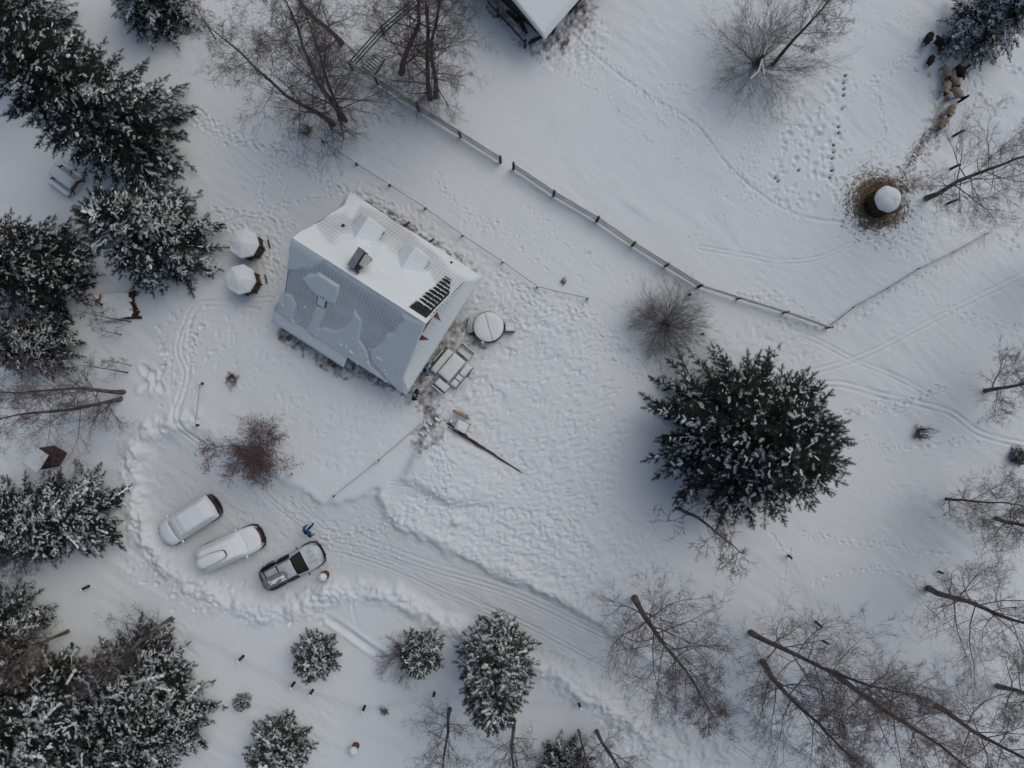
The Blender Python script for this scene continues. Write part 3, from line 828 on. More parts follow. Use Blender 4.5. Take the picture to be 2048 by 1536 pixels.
# pent roofs across both gables, snow on top
for sgn in (1, -1):
    pr = MB()
    for a, b in ((-4.15, 4.15),):
        top = [(sgn * 3.85, -2.9, 4.35), (sgn * 3.85, 2.9, 4.35), (sgn * 4.86, b, 2.72), (sgn * 4.86, a, 2.72)]
        bot = [(x, y, z - 0.12) for x, y, z in top]
        pr.add(top + bot, [[0, 1, 2, 3], [7, 6, 5, 4], [0, 4, 5, 1], [1, 5, 6, 2], [2, 6, 7, 3], [3, 7, 4, 0]])
    po = pr.build('pent_roof', M['black_tile'], house)
    ns = MB(); vs, fs = [], []
    n1, n2 = 160, 16
    for i in range(n1 + 1):
        for j in range(n2 + 1):
            f = j / n2; vl = 2.95 + 1.33 * f; v = vl * (-1 + 2 * i / n1)
            ha = min(1, (vl - abs(v)) / 0.1 + (1 - f))
            e = min(1, (1 - f) / 0.09) * max(0, ha)
            t = (0.16 + 0.03 * math.sin(v * 1.3)) * math.sqrt(max(0, 1 - (1 - e) ** 2)) + 0.004
            t += 0.022 * math.cos(2 * math.pi * v / 0.30) * max(0, 1 - f / 0.55) * (f > 0.02)
            vs.append((sgn * (3.87 + 1.03 * f + 0.35 * t), v, 4.35 - 1.62 * f + t))
    for i in range(n1):
        for j in range(n2):
            a = i * (n2 + 1) + j
            q = [a, a + n2 + 1, a + n2 + 2, a + 1]
            fs.append(q[::-1] if sgn > 0 else q)
    ns.add(vs, fs, True); ns.build('pent_snow', M['snow'], po)
# verge boards and the two orange bracket boards at the gable peak
for sgn in (1, -1):
    for s2 in (1, -1):
        MB().bar((sgn * 4.27, 0, RIDGE - 0.08), (sgn * 4.27, s2 * 3.4, roof_z(3.4) - 0.08), 0.05, 0.2).build('verge_board', M['wood_old'], house)
        b = MB(); y0 = s2 * 0.62; z0 = 6.25
        tri = [(sgn * 3.95, y0 - 0.05, z0), (sgn * 4.72, y0 - 0.05, z0 - 0.12), (sgn * 3.95, y0 - 0.05, z0 - 0.9)]
        tri += [(3.95 * sgn + (x - 3.95 * sgn) * 0.25, y + s2 * 0.40, z - 0.12) for x, y, z in tri]
        b.add(tri, [[0, 1, 2], [5, 4, 3], [0, 3, 4, 1], [1, 4, 5, 2], [2, 5, 3, 0]])
        b.build('gable_bracket', M['wood_orange'], house)

# dormers
for du in (-2.05, 1.15):
    hw, v0, ez, rz_ = 0.85, 3.4, 4.95, 5.95
    d = MB()
    for a, b in ((0, 0),):
        vb = 1.0
        pts = [(-hw + .08, 3.2), (hw - .08, 3.2), (hw - .08, ez - 0.05), (0, rz_ - 0.08), (-hw + .08, ez - 0.05)]
        vs = [(du + x, v, z) for v in (vb, v0 - 0.12) for x, z in pts]
        d.add(vs, [[0, 1, 2, 3, 4], [9, 8, 7, 6, 5]] + [[k, 5 + k, 5 + (k + 1) % 5, (k + 1) % 5] for k in range(5)])
    do = d.build('dormer', M['wall_wood'], house)
    MB().box((du, v0 - 0.10, 4.6), (1.0, 0.06, 0.8)).build('window', M['wood_red'], do)
    MB().box((du, v0 - 0.08, 4.6), (0.84, 0.06, 0.66)).build('pane', M['glass'], do)
    for s2 in (1, -1):
        r = MB()
        top = [(du, 1.45, rz_), (du, v0, rz_), (du + s2 * hw, v0, ez), (du + s2 * hw, 1.45, ez)]
        bot = [(x, y, z - 0.07) for x, y, z in top]
        r.add(top + bot, [[0, 1, 2, 3], [4, 5, 6, 7], [0, 4, 5, 1], [1, 5, 6, 2], [2, 6, 7, 3], [3, 7, 4, 0]])
        r.build('dormer_roof', M['black_tile'], do)
    sn = MB(); vs, fs = [], []
    n1, n2 = 24, 24
    for i in range(n1 + 1):
        for j in range(n2 + 1):
            x = (-1 + 2 * i / n1) * (hw + 0.03); v = 1.3 + (v0 + 0.04 - 1.3) * j / n2
            e = min(1, (hw + 0.03 - abs(x)) / 0.08, (v0 + 0.04 - v) / 0.08)
            t = 0.13 * math.sqrt(max(0, 1 - (1 - e) ** 2)) + 0.004
            zr = rz_ - (rz_ - ez) * abs(x) / hw
            vs.append((du + x, v, zr + t - 0.05 * math.exp(-(x / 0.12) ** 2)))
    for i in range(n1):
        for j in range(n2):
            a = i * (n2 + 1) + j
            fs.append([a, a + n2 + 1, a + n2 + 2, a + 1])
    sn.add(vs, fs, True); sn.build('dormer_snow', M['snow'], do)

# chimney with two sheet metal hoods
ch = MB().box((-0.62, 0.95, 7.45), (0.50, 0.95, 1.8)).build('chimney', M['wood_old'], house)
MB().box((-0.62, 0.95, 8.36), (0.60, 1.08, 0.05)).build('cap', M['dark_metal'], ch)
cp = MB().box((0, 0, 0), (0.46, 1.15, 0.04), m=Matrix.Rotation(math.radians(-16), 3, 'Y'))
cp.v = [(x - 0.72, y + 0.95, z + 8.50) for x, y, z in cp.v]; cp.build('hood', M['grey_metal'], ch)
cp = MB().box((0, 0, 0), (0.42, 0.70, 0.04), m=Matrix.Rotation(math.radians(30), 3, 'Y'))
cp.v = [(x - 0.22, y + 1.08, z + 8.40) for x, y, z in cp.v]; cp.build('hood', M['hood_pale'], ch)
MB().tube([(-0.30, 0.36, 8.1), (-0.30, 0.36, 8.55)], 0.07, 10).build('flue', M['dark_metal'], ch)
# roof window on the lower left slope
uw, vw = roof_uv(645, 602, -1)
p = math.atan(PITCH); m = Matrix.Rotation(p, 3, 'X')
rw = MB().box((uw, vw - 0.03, roof_z(vw) + 0.07), (0.62, 0.80, 0.10), m=m).build('roof_window', M['dark_metal'], house)
MB().box((uw, vw - 0.075, roof_z(vw) + 0.105), (0.50, 0.68, 0.06), m=m).build('snow_cover', M['snow'], rw)
for u_, v_ in ((2.9, 4.0), (-3.2, 2.2)):
    MB().box((u_, v_, roof_z(v_) + 0.12), (0.14, 0.20, 0.24)).build('vent', M['black_tile'], roof_o)
for (px, py, L) in ((814, 449, 0.9), (862, 483, 1.1)):
    a = G(px - 10, py + 8); b = G(px + 6, py - 4)
    t = thing('loose_plank', 'short weathered plank poking out of the snow below the eave, ' + ('next to the first dormer' if px < 840 else 'next to the second dormer'), 'plank', a)
    MB().bar((0, 0, 0.30), b - a + Vector((0, 0, 0.15)), 0.12, 0.10).build('plank', M['wood_old'], t)

# ------------------------------------------------------------------ vegetation: builders
def tubes_mesh(name, segs, n=3):
    """segs: array (K, 8) = p0, p1, r0, r1 -> one mesh of n-sided tapered tubes"""
    S = np.asarray(segs, dtype=np.float64)
    a, b, r0, r1 = S[:, 0:3], S[:, 3:6], S[:, 6], S[:, 7]
    d = b - a
    d /= (np.linalg.norm(d, axis=1, keepdims=True) + 1e-9)
    ref = np.where(np.abs(d[:, 2:3]) < 0.9, np.array([[0, 0, 1.0]]), np.array([[1.0, 0, 0]]))
    u = np.cross(d, ref); u /= (np.linalg.norm(u, axis=1, keepdims=True) + 1e-9)
    w = np.cross(d, u)
    V = np.zeros((len(S), 2 * n, 3))
    for k in range(n):
        t = 2 * math.pi * k / n
        o = u * math.cos(t) + w * math.sin(t)
        V[:, k] = a + o * r0[:, None]; V[:, n + k] = b + o * r1[:, None]
    base = (np.arange(len(S)) * 2 * n)[:, None, None]
    q = np.array([[k, (k + 1) % n, n + (k + 1) % n, n + k] for k in range(n)])[None]
    F = (base + q).reshape(-1, 4)
    return npmesh(name, V.reshape(-1, 3), F, True)

def instances_mesh(name, tv, tf, pos, xd, up, sc):
    """stamp template (tv, tf) at pos with x axis xd, z axis near up, scale sc (N,3) -> one mesh"""
    pos = np.asarray(pos, float); xd = np.asarray(xd, float); up = np.asarray(up, float); sc = np.asarray(sc, float)
    xd = xd / (np.linalg.norm(xd, axis=1, keepdims=True) + 1e-9)
    yd = np.cross(up, xd); yd /= (np.linalg.norm(yd, axis=1, keepdims=True) + 1e-9)
    zd = np.cross(xd, yd)
    tv = np.asarray(tv, float)
    L = tv[None] * sc[:, None, :]
    V = pos[:, None, :] + L[..., 0:1] * xd[:, None] + L[..., 1:2] * yd[:, None] + L[..., 2:3] * zd[:, None]
    F = (np.arange(len(pos)) * len(tv))[:, None, None] + np.asarray(tf)[None]
    return V.reshape(-1, 3), F.reshape(-1, F.shape[-1])

# feathery sprig along +x (length 1): crossed pairs of slender needle fans
def sprig_template(seed, pairs=7):
    g = random.Random(seed)
    v, f = [], []
    def spike(p, d, l, w, tilt):
        p = Vector(p); d = Vector(d).normalized(); sd = Vector((-d.y, d.x, 0)).normalized()
        n = len(v)
        tip = p + d * l + Vector((0, 0, tilt))
        v.extend([tuple(p + sd * w), tuple(p - sd * w), tuple(tip)]); f.append([n, n + 1, n + 2])
    spike((0, 0, 0), (1, 0, 0), 1.05, 0.07, 0.05)
    for k in range(pairs):
        x = 0.02 + 0.82 * k / (pairs - 1)
        for s in (1, -1):
            l = (0.50 - 0.26 * x) * g.uniform(0.75, 1.25)
            a = math.radians(g.uniform(38, 62))
            spike((x, 0, 0), (math.cos(a), s * math.sin(a), 0), l, 0.042, g.uniform(-0.10, 0.16))
    return np.array(v), np.array(f)

LUMP_V = np.array([(-0.5, 0, 0), (-0.2, 0.5, 0), (-0.25, -0.45, 0), (0.25, 0.42, 0), (0.2, -0.5, 0), (0.55, 0, 0), (-0.12, 0, 1), (0.22, 0.05, 0.8)])
LUMP_F = np.array([(0, 2, 6), (0, 6, 1), (1, 6, 3), (3, 6, 7), (2, 4, 6), (4, 7, 6), (3, 7, 5), (4, 5, 7)])

def spruce_meshes(seed, H, R, snow=0.45, z0=0.6, power=0.8, droop=0.25, dens=1.0, twig=1.0, pine=False):
    g = random.Random(seed)
    tv, tf = sprig_template(seed, 7)
    pos, xd, up, sc = [], [], [], []
    sp, sx, su, ss = [], [], [], []
    fr, fx, fu, fs_ = [], [], [], []
    wood = []
    z = z0; az = g.uniform(0, 6.28)
    patch = [g.uniform(0, 6.28) for _ in range(6)]
    while z < H - 0.15:
        t = (z - z0) / (H - z0)
        nb = max(3, int((6.3 if t < 0.75 else 5) * dens + g.random()))
        for k in range(nb):
            az += 2 * math.pi / nb + g.uniform(-0.35, 0.35)
            L = R * (1 - t) ** power * g.uniform(0.70, 1.10) + 0.22
            el = math.radians(-12 + 55 * t + g.uniform(-9, 9))
            dr = droop * (1 - t)
            zz = z + g.uniform(-0.12, 0.12)
            d = Vector((math.cos(az), math.sin(az), 0)); side = Vector((-d.y, d.x, 0))
            bend = g.uniform(-0.25, 0.25)
            n = max(2, int(L / 0.26))
            pts = []
            for i in range(n + 1):
                s = i / n
                r = L * s
                pts.append(d * r * math.cos(el) + side * bend * r * s + Vector((0, 0, zz + r * math.sin(el) - dr * L * s * s + 0.18 * dr * L * max(0, s - 0.6) * 2.5)))
            rb = 0.012 + 0.012 * L
            bs = snow * g.choice((0.25, 0.6, 1.0, 1.3, 1.7)) * (1.0 + 0.35 * math.sin(az * 2 + patch[0]) * math.sin(z + patch[1]))
            heavy = g.random() < snow * 0.45
            for i in range(n):
                wood.append((*pts[i], *pts[i + 1], rb * (1 - i / n * 0.8), rb * (1 - (i + 1) / n * 0.8)))
                if i < n * 0.15 and L > 0.8: continue
                dd = (pts[i + 1] - pts[i]).normalized()
                # sprigs on both sides
                for s2 in (1, -1):
                    tl = (0.20 + 0.115 * L * (1 - i / n) + 0.10 * math.sin(math.pi * i / n)) * g.uniform(0.7, 1.25) * twig
                    tl = min(tl, 0.72)
                    an = math.radians(g.uniform(38, 68)) * s2
                    q = Vector((dd.x * math.cos(an) - dd.y * math.sin(an), dd.x * math.sin(an) + dd.y * math.cos(an), dd.z * 0.6 - g.uniform(0.02, 0.28) * (1 - t * 0.7)))
                    a = pts[i].lerp(pts[i + 1], g.random())
                    m = max(1, int(tl / 0.34 + 0.5))
                    for j in range(m):
                        o = a + q * (tl * j / m)
                        l = tl / m * 1.25
                        pos.append(o); xd.append((q.x + g.uniform(-.15, .15), q.y + g.uniform(-.15, .15), q.z + (0.25 if pine else 0) * g.random()))
                        up.append((g.uniform(-.35, .35), g.uniform(-.35, .35), 1)); sc.append((l, max(l, 0.26) * 1.05, l))
                        if g.random() < bs * (1.0 if not pine else 1.1):
                            fr.append(Vector(o) + Vector((0, 0, 0.035))); fx.append(xd[-1]); fu.append(up[-1]); k_ = g.uniform(0.62, 0.92); fs_.append((l * k_, max(l, 0.26) * k_ * 0.95, l * k_))
                        if g.random() < bs * (0.40 if not pine else 0.6):
                            for _ in range(g.choice((1, 1, 2))):
                                f = g.random(); sw = g.uniform(-0.35, 0.35) * l * (1 - 0.6 * f)
                                sd_ = Vector((-q.y, q.x, 0))
                                a2 = g.uniform(-0.9, 0.9)
                                sp.append(o + q * (l * f) + sd_ * sw + Vector((0, 0, 0.025)))
                                sx.append((q.x * math.cos(a2) - q.y * math.sin(a2), q.x * math.sin(a2) + q.y * math.cos(a2), q.z * 0.7)); su.append((g.uniform(-.3, .3), g.uniform(-.3, .3), 1))
                                ss.append((g.uniform(0.08, 0.20), g.uniform(0.04, 0.10) * (1.25 if pine else 1.0), g.uniform(0.03, 0.06)))
                pos.append(pts[i]); xd.append(dd); up.append((g.uniform(-.3, .3), g.uniform(-.3, .3), 1)); sc.append((0.36, 0.40, 0.36))
                if g.random() < min(0.95, bs * 1.3) * (1.0 if heavy else 0.45):
                    sp.append(pts[i] + dd * 0.13 + Vector((0, 0, 0.05))); sx.append(dd); su.append((0, 0, 1))
                    ss.append((g.uniform(0.24, 0.42), g.uniform(0.05, 0.10) * (3.0 if heavy else 1.0) * (1.2 - 0.5 * i / n), 0.05 + 0.04 * heavy))
            pos.append(pts[-1]); xd.append(pts[-1] - pts[-2]); up.append((0, 0, 1)); sc.append((0.40, 0.42, 0.40))
        z += (0.30 if H > 6 else 0.22) * g.uniform(0.8, 1.2) / max(0.7, dens ** 0.5)
    pos.append((0, 0, H - 0.35)); xd.append((0.05, 0, 1)); up.append((1, 0, 0)); sc.append((0.55, 0.5, 0.5))
    V, F = instances_mesh('c', tv, tf, pos, xd, up, sc)
    foliage = npmesh('crown', V, F)
    V, F = instances_mesh('s', LUMP_V, LUMP_F, sp, sx, su, ss)
    tw = tv.copy(); tw[:, 2] += 0.02
    V2, F2 = instances_mesh('f', tw, tf, fr, fx, fu, fs_)
    F = np.concatenate([F, F2 + len(V)]); V = np.concatenate([V, V2])
    snow_me = npmesh('snow_load', V, F, False)
    branches = tubes_mesh('branches', wood, 3)
    tr = MB()
    rr = 0.03 + 0.016 * H
    tr.tube([(0, 0, -0.4), (0, 0, 0.1), (0.02, 0.01, H * 0.5), (0, 0, H - 0.2)], [rr * 1.35, rr, rr * 0.55, 0.012], 9)
    return dict(trunk=tr.mesh('trunk'), branches=branches, crown=foliage, snow_load=snow_me, H=H)

def put_spruce(V, px, py, H, label, name='spruce_tree', cat='spruce tree', rz=None, wide=1.0, mat='needle', group=None, tilt=(0, 0)):
    k = H / V['H']
    b = G(px, py, -0.02)
    t = thing(name, label, cat, b, rnd.uniform(0, 6.28) if rz is None else rz, group)
    t.scale = (k * wide, k * wide, k)
    for nm, m in (('trunk', M['bark']), ('branches', M['bark']), ('crown', M[mat]), ('snow_load', M['snow_clump'])):
        me = V[nm]
        o = link(nm, me, None, t)
        if len(me.materials) == 0: me.materials.append(m)
    return t

def bare_meshes(seed, H, R, start=0.25, r0=None, nmain=24, sub=(7, 5), wig=0.05, up=0.55, twigw=0.0044, droop=0.0, leaves=False, stems=1, shape=1.0, hang=0.0, splay=(0.12, 0.42)):
    """leafless tree: trunk(s), main limbs, branches, twigs, fine twigs"""
    g = random.Random(seed)
    r0 = r0 or 0.02 + 0.011 * H
    segs, trunk, tips = [], [], []
    def grow(p, d, L, r, lvl):
        n = 4 if lvl == 1 else (3 if lvl == 2 else 2)
        q = Vector(p); dd = Vector(d).normalized()
        pts = [q.copy()]; rs = [r]
        for i in range(n):
            lift = (0.12 if lvl < 3 else 0.02) - droop * (i / n)
            dd = (dd + Vector((g.uniform(-1, 1), g.uniform(-1, 1), g.uniform(-0.8, 0.8) + lift * 3)) * (0.22 if lvl < 3 else 0.30) - Vector((0, 0, hang * (lvl >= 2) * 0.25))).normalized()
            q = q + dd * L / n
            pts.append(q.copy()); rs.append(max(twigw * 0.6, r * (1 - 0.82 * (i + 1) / n)))
            segs.append((*pts[-2], *pts[-1], rs[-2], rs[-1]))
        if lvl <= 2:
            m = sub[lvl - 1]
            for k in range(m):
                s = (k + 0.6 + g.uniform(-0.3, 0.3)) / m
                s = 0.12 + 0.88 * min(max(s, 0), 1)
                i = min(n - 1, int(s * n)); f = s * n - i
                a = pts[i].lerp(pts[i + 1], min(f, 1))
                bd = (pts[i + 1] - pts[i]).normalized()
                perp = bd.orthogonal().normalized(); perp.rotate(Quaternion(bd, g.uniform(0, 6.28)))
                ang = math.radians(g.uniform(28, 62))
                nd = bd * math.cos(ang) + perp * math.sin(ang) + Vector((0, 0, 0.12))
                l = L * (0.62 - 0.30 * s) * g.uniform(0.65, 1.25)
                grow(a, nd, max(l, 0.25), max(twigw, rs[i] * 0.52), lvl + 1)
        elif lvl == 3:
            for k in range(7):
                i = g.randrange(n); bd = (pts[i + 1] - pts[i]).normalized()
                perp = bd.orthogonal().normalized(); perp.rotate(Quaternion(bd, g.uniform(0, 6.28)))
                ang = math.radians(g.uniform(25, 55))
                nd = bd * math.cos(ang) + perp * math.sin(ang) - Vector((0, 0, hang * 0.5))
                a = pts[i].lerp(pts[i + 1], g.random()); e = a + nd * L * g.uniform(0.35, 0.7)
                segs.append((*a, *e, twigw, twigw * 0.5))
            if leaves: tips.append((pts[-1], dd))
    for st in range(stems):
        az = 2 * math.pi * st / stems + g.uniform(-.4, .4)
        lean = 0.0 if stems == 1 else g.uniform(*splay)
        n = 9; q = Vector((0, 0, -0.3)); pts = [q.copy()]
        hh = H if stems == 1 else H * g.uniform(0.7, 1.0)
        w = Vector((0, 0, 0))
        for i in range(n):
            w = w * 0.6 + Vector((g.uniform(-1, 1), g.uniform(-1, 1), 0)) * wig
            f = i / n
            q = q + Vector((math.cos(az) * lean + w.x, math.sin(az) * lean + w.y, 1.0)) * (hh + 0.3) / n
            pts.append(q.copy())
        rr = r0 if stems == 1 else r0 * g.uniform(0.5, 0.8)
        rs = [rr * (1.25 if i == 0 else 1) * (1 - 0.93 * (i / n) ** 0.9) + 0.006 for i in range(n + 1)]
        trunk.append((pts, rs))
        nm = nmain if stems == 1 else max(5, nmain // stems + 1)
        for k in range(nm):
            s = start + (0.99 - start) * (k + g.random()) / nm
            i = min(n - 1, int(s * n)); a = pts[i].lerp(pts[i + 1], s * n - i)
            az2 = k * 2.4 + g.uniform(-.5, .5) + seed
            tt = (s - start) / (1 - start)
            prof = (1 - tt) ** 0.6 * (0.55 + 0.45 * min(1, tt * 4)) * shape + (1 - shape) * 0.6
            L = max(0.5, R * prof * g.uniform(0.7, 1.15))
            e = up + 0.5 * tt + g.uniform(-0.15, 0.2)
            d = Vector((math.cos(az2), math.sin(az2), e))
            grow(a, d, L, max(0.010, rs[i] * 0.30), 1)
        grow(pts[-1], Vector((0, 0, 1)), R * 0.3, 0.01, 2)
    tr = MB()
    for pts, rs in trunk: tr.tube(pts, rs, 8)
    out = dict(trunk=tr.mesh('trunk'), crown=tubes_mesh('crown', segs, 3), H=H)
    if leaves:
        lv = np.array([(0, 0, 0), (0.5, 0.28, 0.05), (1, 0, 0), (0.5, -0.28, 0.05)]); lf = np.array([(0, 1, 2), (0, 2, 3)])
        ps, xs, us, sc = [], [], [], []
        for p_, d_ in tips:
            for _ in range(3):
                if g.random() < 0.75:
                    ps.append(p_ + Vector((g.uniform(-.15, .15), g.uniform(-.15, .15), g.uniform(-.1, .1)))); xs.append((g.uniform(-1, 1), g.uniform(-1, 1), -0.3)); us.append((g.uniform(-1, 1), g.uniform(-1, 1), 1)); sc.append((0.07, 0.065, 0.1))
        V, F = instances_mesh('l', lv, lf, ps, xs, us, sc)
        out['leaves'] = npmesh('leaves', V, F)
    return out

def bush_meshes(seed, H, R, shoots=70, twigw=0.005):
    g = random.Random(seed); segs = []
    def grow(p, d, L, r, lvl):
        n = 5 - lvl; q = Vector(p); dd = Vector(d).normalized(); pts = [q.copy()]; rs = [r]
        for i in range(n):
            dd = (dd + Vector((g.uniform(-1, 1), g.uniform(-1, 1), g.uniform(-0.8, 1.0))) * 0.26).normalized()
            q = q + dd * L / n; pts.append(q.copy()); rs.append(max(twigw * 0.6, r * (1 - 0.8 * (i + 1) / n)))
            segs.append((*pts[-2], *pts[-1], rs[-2], rs[-1]))
        if lvl < 3:
            for k in range(11 if lvl == 1 else 6):
                s_ = 0.22 + 0.78 * g.random(); i = min(n - 1, int(s_ * n)); bd = (pts[i + 1] - pts[i]).normalized()
                perp = bd.orthogonal().normalized(); perp.rotate(Quaternion(bd, g.uniform(0, 6.28)))
                an = math.radians(g.uniform(18, 48))
                grow(pts[i].lerp(pts[i + 1], g.random()), bd * math.cos(an) + perp * math.sin(an), L * g.uniform(0.28, 0.55) * (1.15 - 0.5 * s_), max(twigw, rs[i] * 0.55), lvl + 1)
    for k in range(shoots):
        az = k * 2.39996; th = math.radians(8 + 66 * ((k + 0.5) / shoots) ** 0.62)
        d = Vector((math.sin(th) * math.cos(az), math.sin(th) * math.sin(az), math.cos(th)))
        ell = 1 / math.sqrt((math.sin(th) / R) ** 2 + (math.cos(th) / H) ** 2)
        grow(Vector((g.gauss(0, .12), g.gauss(0, .12), -0.05)), d, ell * g.uniform(0.66, 1.06), 0.015, 1)
    tr = MB()
    for k in range(8):
        az = k * 0.8; tr.tube([(0.1 * math.cos(az), 0.1 * math.sin(az), -0.3), (0.28 * math.cos(az), 0.28 * math.sin(az), 0.5)], [0.04, 0.028], 6)
    return dict(trunk=tr.mesh('stems'), crown=tubes_mesh('crown', segs, 3), H=H)

def put_tree(V, base, label, H=None, top=None, name='bare_tree', cat='bare tree', twig='twig', bark='birch', rz=None, wide=1.0, group=None):
    b = G(base[0], base[1], -0.02)
    H = H or V['H']
    k = H / V['H']
    t = thing(name, label, cat, b, 0, group)
    q = Quaternion((0, 0, 1), rnd.uniform(0, 6.28) if rz is None else rz)
    if top is not None:
        e = P(top[0], top[1], H) - b
        q = Vector((0, 0, 1)).rotation_difference(e.normalized()) @ q
        k *= e.length / H
    t.rotation_euler = q.to_euler()
    t.scale = (k * wide, k * wide, k)
    for nm, m in (('trunk', M[bark]), ('crown', M[twig]), ('leaves', M['leaf'])):
        if nm in V:
            me = V[nm]
            o = link(nm, me, None, t)
            if len(me.materials) == 0: me.materials.append(m)
            if me.materials[0] != m:
                o.material_slots[0].link = 'OBJECT'; o.material_slots[0].material = m
    return t

# ------------------------------------------------------------------ vegetation: conifers
SA = spruce_meshes(1, 14.0, 5.6, snow=0.22, z0=1.2, power=0.55, droop=0.16, dens=1.25)
SB = spruce_meshes(2, 16.0, 4.7, snow=0.28, z0=1.5, power=0.75, droop=0.28)
SC = spruce_meshes(3, 9.0, 3.4, snow=0.55, z0=0.5, power=0.65, droop=0.2, dens=1.15)
SD = spruce_meshes(4, 11.0, 3.5, snow=0.75, z0=0.8, power=0.7, droop=0.35)
SE = spruce_meshes(5, 3.2, 1.75, snow=0.75, z0=0.15, power=0.6, droop=0.1, dens=1.2, pine=True)
SF = spruce_meshes(6, 9.0, 2.3, snow=0.75, z0=0.4, power=0.5, droop=0.15, dens=1.25, pine=True)

put_spruce(SA, 1452, 862, 13.0, 'huge wide dark spruce standing alone in the open yard', wide=1.12, rz=0.4)
put_spruce(SB, 283, 280, 17, 'tall dark spruce leaning over the snowy picnic bench', wide=0.86)
put_spruce(SB, 95, 100, 15, 'tall dark spruce behind the one above the snowy picnic bench', rz=2.2, wide=0.8)
put_spruce(SC, 345, 490, 9.0, 'bushy snow dusted spruce touching the octagonal wood stores', wide=1.05)
put_spruce(SB, 118, 545, 12.0, 'spruce with long drooping snowy boughs above the brown hut', rz=4.0)
put_spruce(SC, 100, 688, 6.5, 'low snow crusted spruce below the brown hut', rz=1.0)
put_spruce(SD, 182, 1020, 8.5, 'snow laden spruce between the outhouse and the parked cars', wide=1.15)
put_spruce(SC, 70, 1040, 8.0, 'snowy spruce directly below the outhouse', rz=3.0)
put_spruce(SD, 30, 1240, 9.0, 'snow laden spruce at the edge of the lower wood', rz=2.0)
put_spruce(SC, 300, 1330, 8.5, 'dark spruce with bare twigs on its crown in the lower wood', rz=5.1)
put_spruce(SC, 358, 1415, 7.5, 'snow tufted spruce at the corner of the lower wood', rz=0.2)
put_spruce(SD, 175, 1395, 12, 'tall spruce with heavy white boughs in the lower wood', wide=1.05, rz=0.8)
put_spruce(SD, 45, 1370, 11, 'spruce with white streaked boughs at the far side of the lower wood', rz=3.6)
put_spruce(SD, 265, 1500, 10, 'snow heaped spruce in the lowest row of the lower wood', rz=1.7)
put_spruce(SE, 640, 1303, 2.6, 'small round snowy pine beside the two close fence posts', 'pine_tree', 'pine tree', mat='needle2', wide=1.05)
put_spruce(SE, 846, 1295, 3.0, 'small snowy pine grown into a leafless bush', 'pine_tree', 'pine tree', mat='needle2', wide=0.85, rz=2)
put_spruce(SF, 992, 1300, 9.5, 'narrow snow covered pine next to the lane bank', 'pine_tree', 'pine tree', mat='needle2', wide=0.95)
put_spruce(SE, 572, 1478, 3.6, 'rounded snowy pine down the slope from the fence posts', 'pine_tree', 'pine tree', mat='needle2', rz=4, wide=1.0)
put_spruce(SC, 326, 20, 7.5, 'dense dark spruce at the top of the snowy slope behind the picnic bench', rz=2.9, wide=0.95)
put_spruce(SD, 1942, 66, 8.5, 'snow laden spruce sheltering the dark sheep', wide=0.98, rz=5.5)
put_spruce(SC, 1128, 1520, 5.0, 'short dark spruce among bare trunks below the lane', rz=1.2)
put_spruce(SE, 2033, 912, 1.1, 'knee high snowy spruce sapling in the open snow', 'spruce_sapling', 'sapling', rz=1)
put_spruce(SE, 488, 1400, 1.0, 'knee high snow capped pine sapling beside the lower wood', 'pine_sapling', 'sapling', rz=2, mat='needle2')

# ------------------------------------------------------------------ vegetation: leafless trees and bushes
BA = bare_meshes(11, 15.0, 5.0, start=0.16, nmain=30, sub=(9, 6), hang=0.2)
BB = bare_meshes(12, 14.0, 5.2, start=0.18, nmain=26, sub=(8, 6), wig=0.10, hang=0.1)
BC = bare_meshes(13, 12.0, 4.3, start=0.16, nmain=24, sub=(8, 6), wig=0.10)
BD = bare_meshes(14, 11.0, 6.2, start=0.08, nmain=18, sub=(9, 6), wig=0.08, up=0.8, twigw=0.007)
BE = bare_meshes(15, 14.0, 5.2, start=0.07, nmain=27, sub=(8, 6), wig=0.12, hang=0.5, up=0.35)
BF = bush_meshes(16, 6.0, 4.4, 70, 0.0055)
BG = bare_meshes(17, 9.0, 3.4, start=0.25, nmain=18, sub=(7, 5), leaves=True)
BH = bush_meshes(18, 3.8, 3.15, 100)
BK = bare_meshes(28, 4.0, 2.3, start=0.10, nmain=34, sub=(7, 5), stems=6, r0=0.06, up=0.6, splay=(0.12, 0.55), wig=0.12, leaves=True, shape=0.4)
BL = bush_meshes(48, 2.2, 1.8, 28)
BI = bare_meshes(19, 5.5, 1.3, start=0.15, nmain=10, sub=(4, 3), r0=0.045)
BJ = bush_meshes(20, 0.9, 0.6, 14, 0.004)

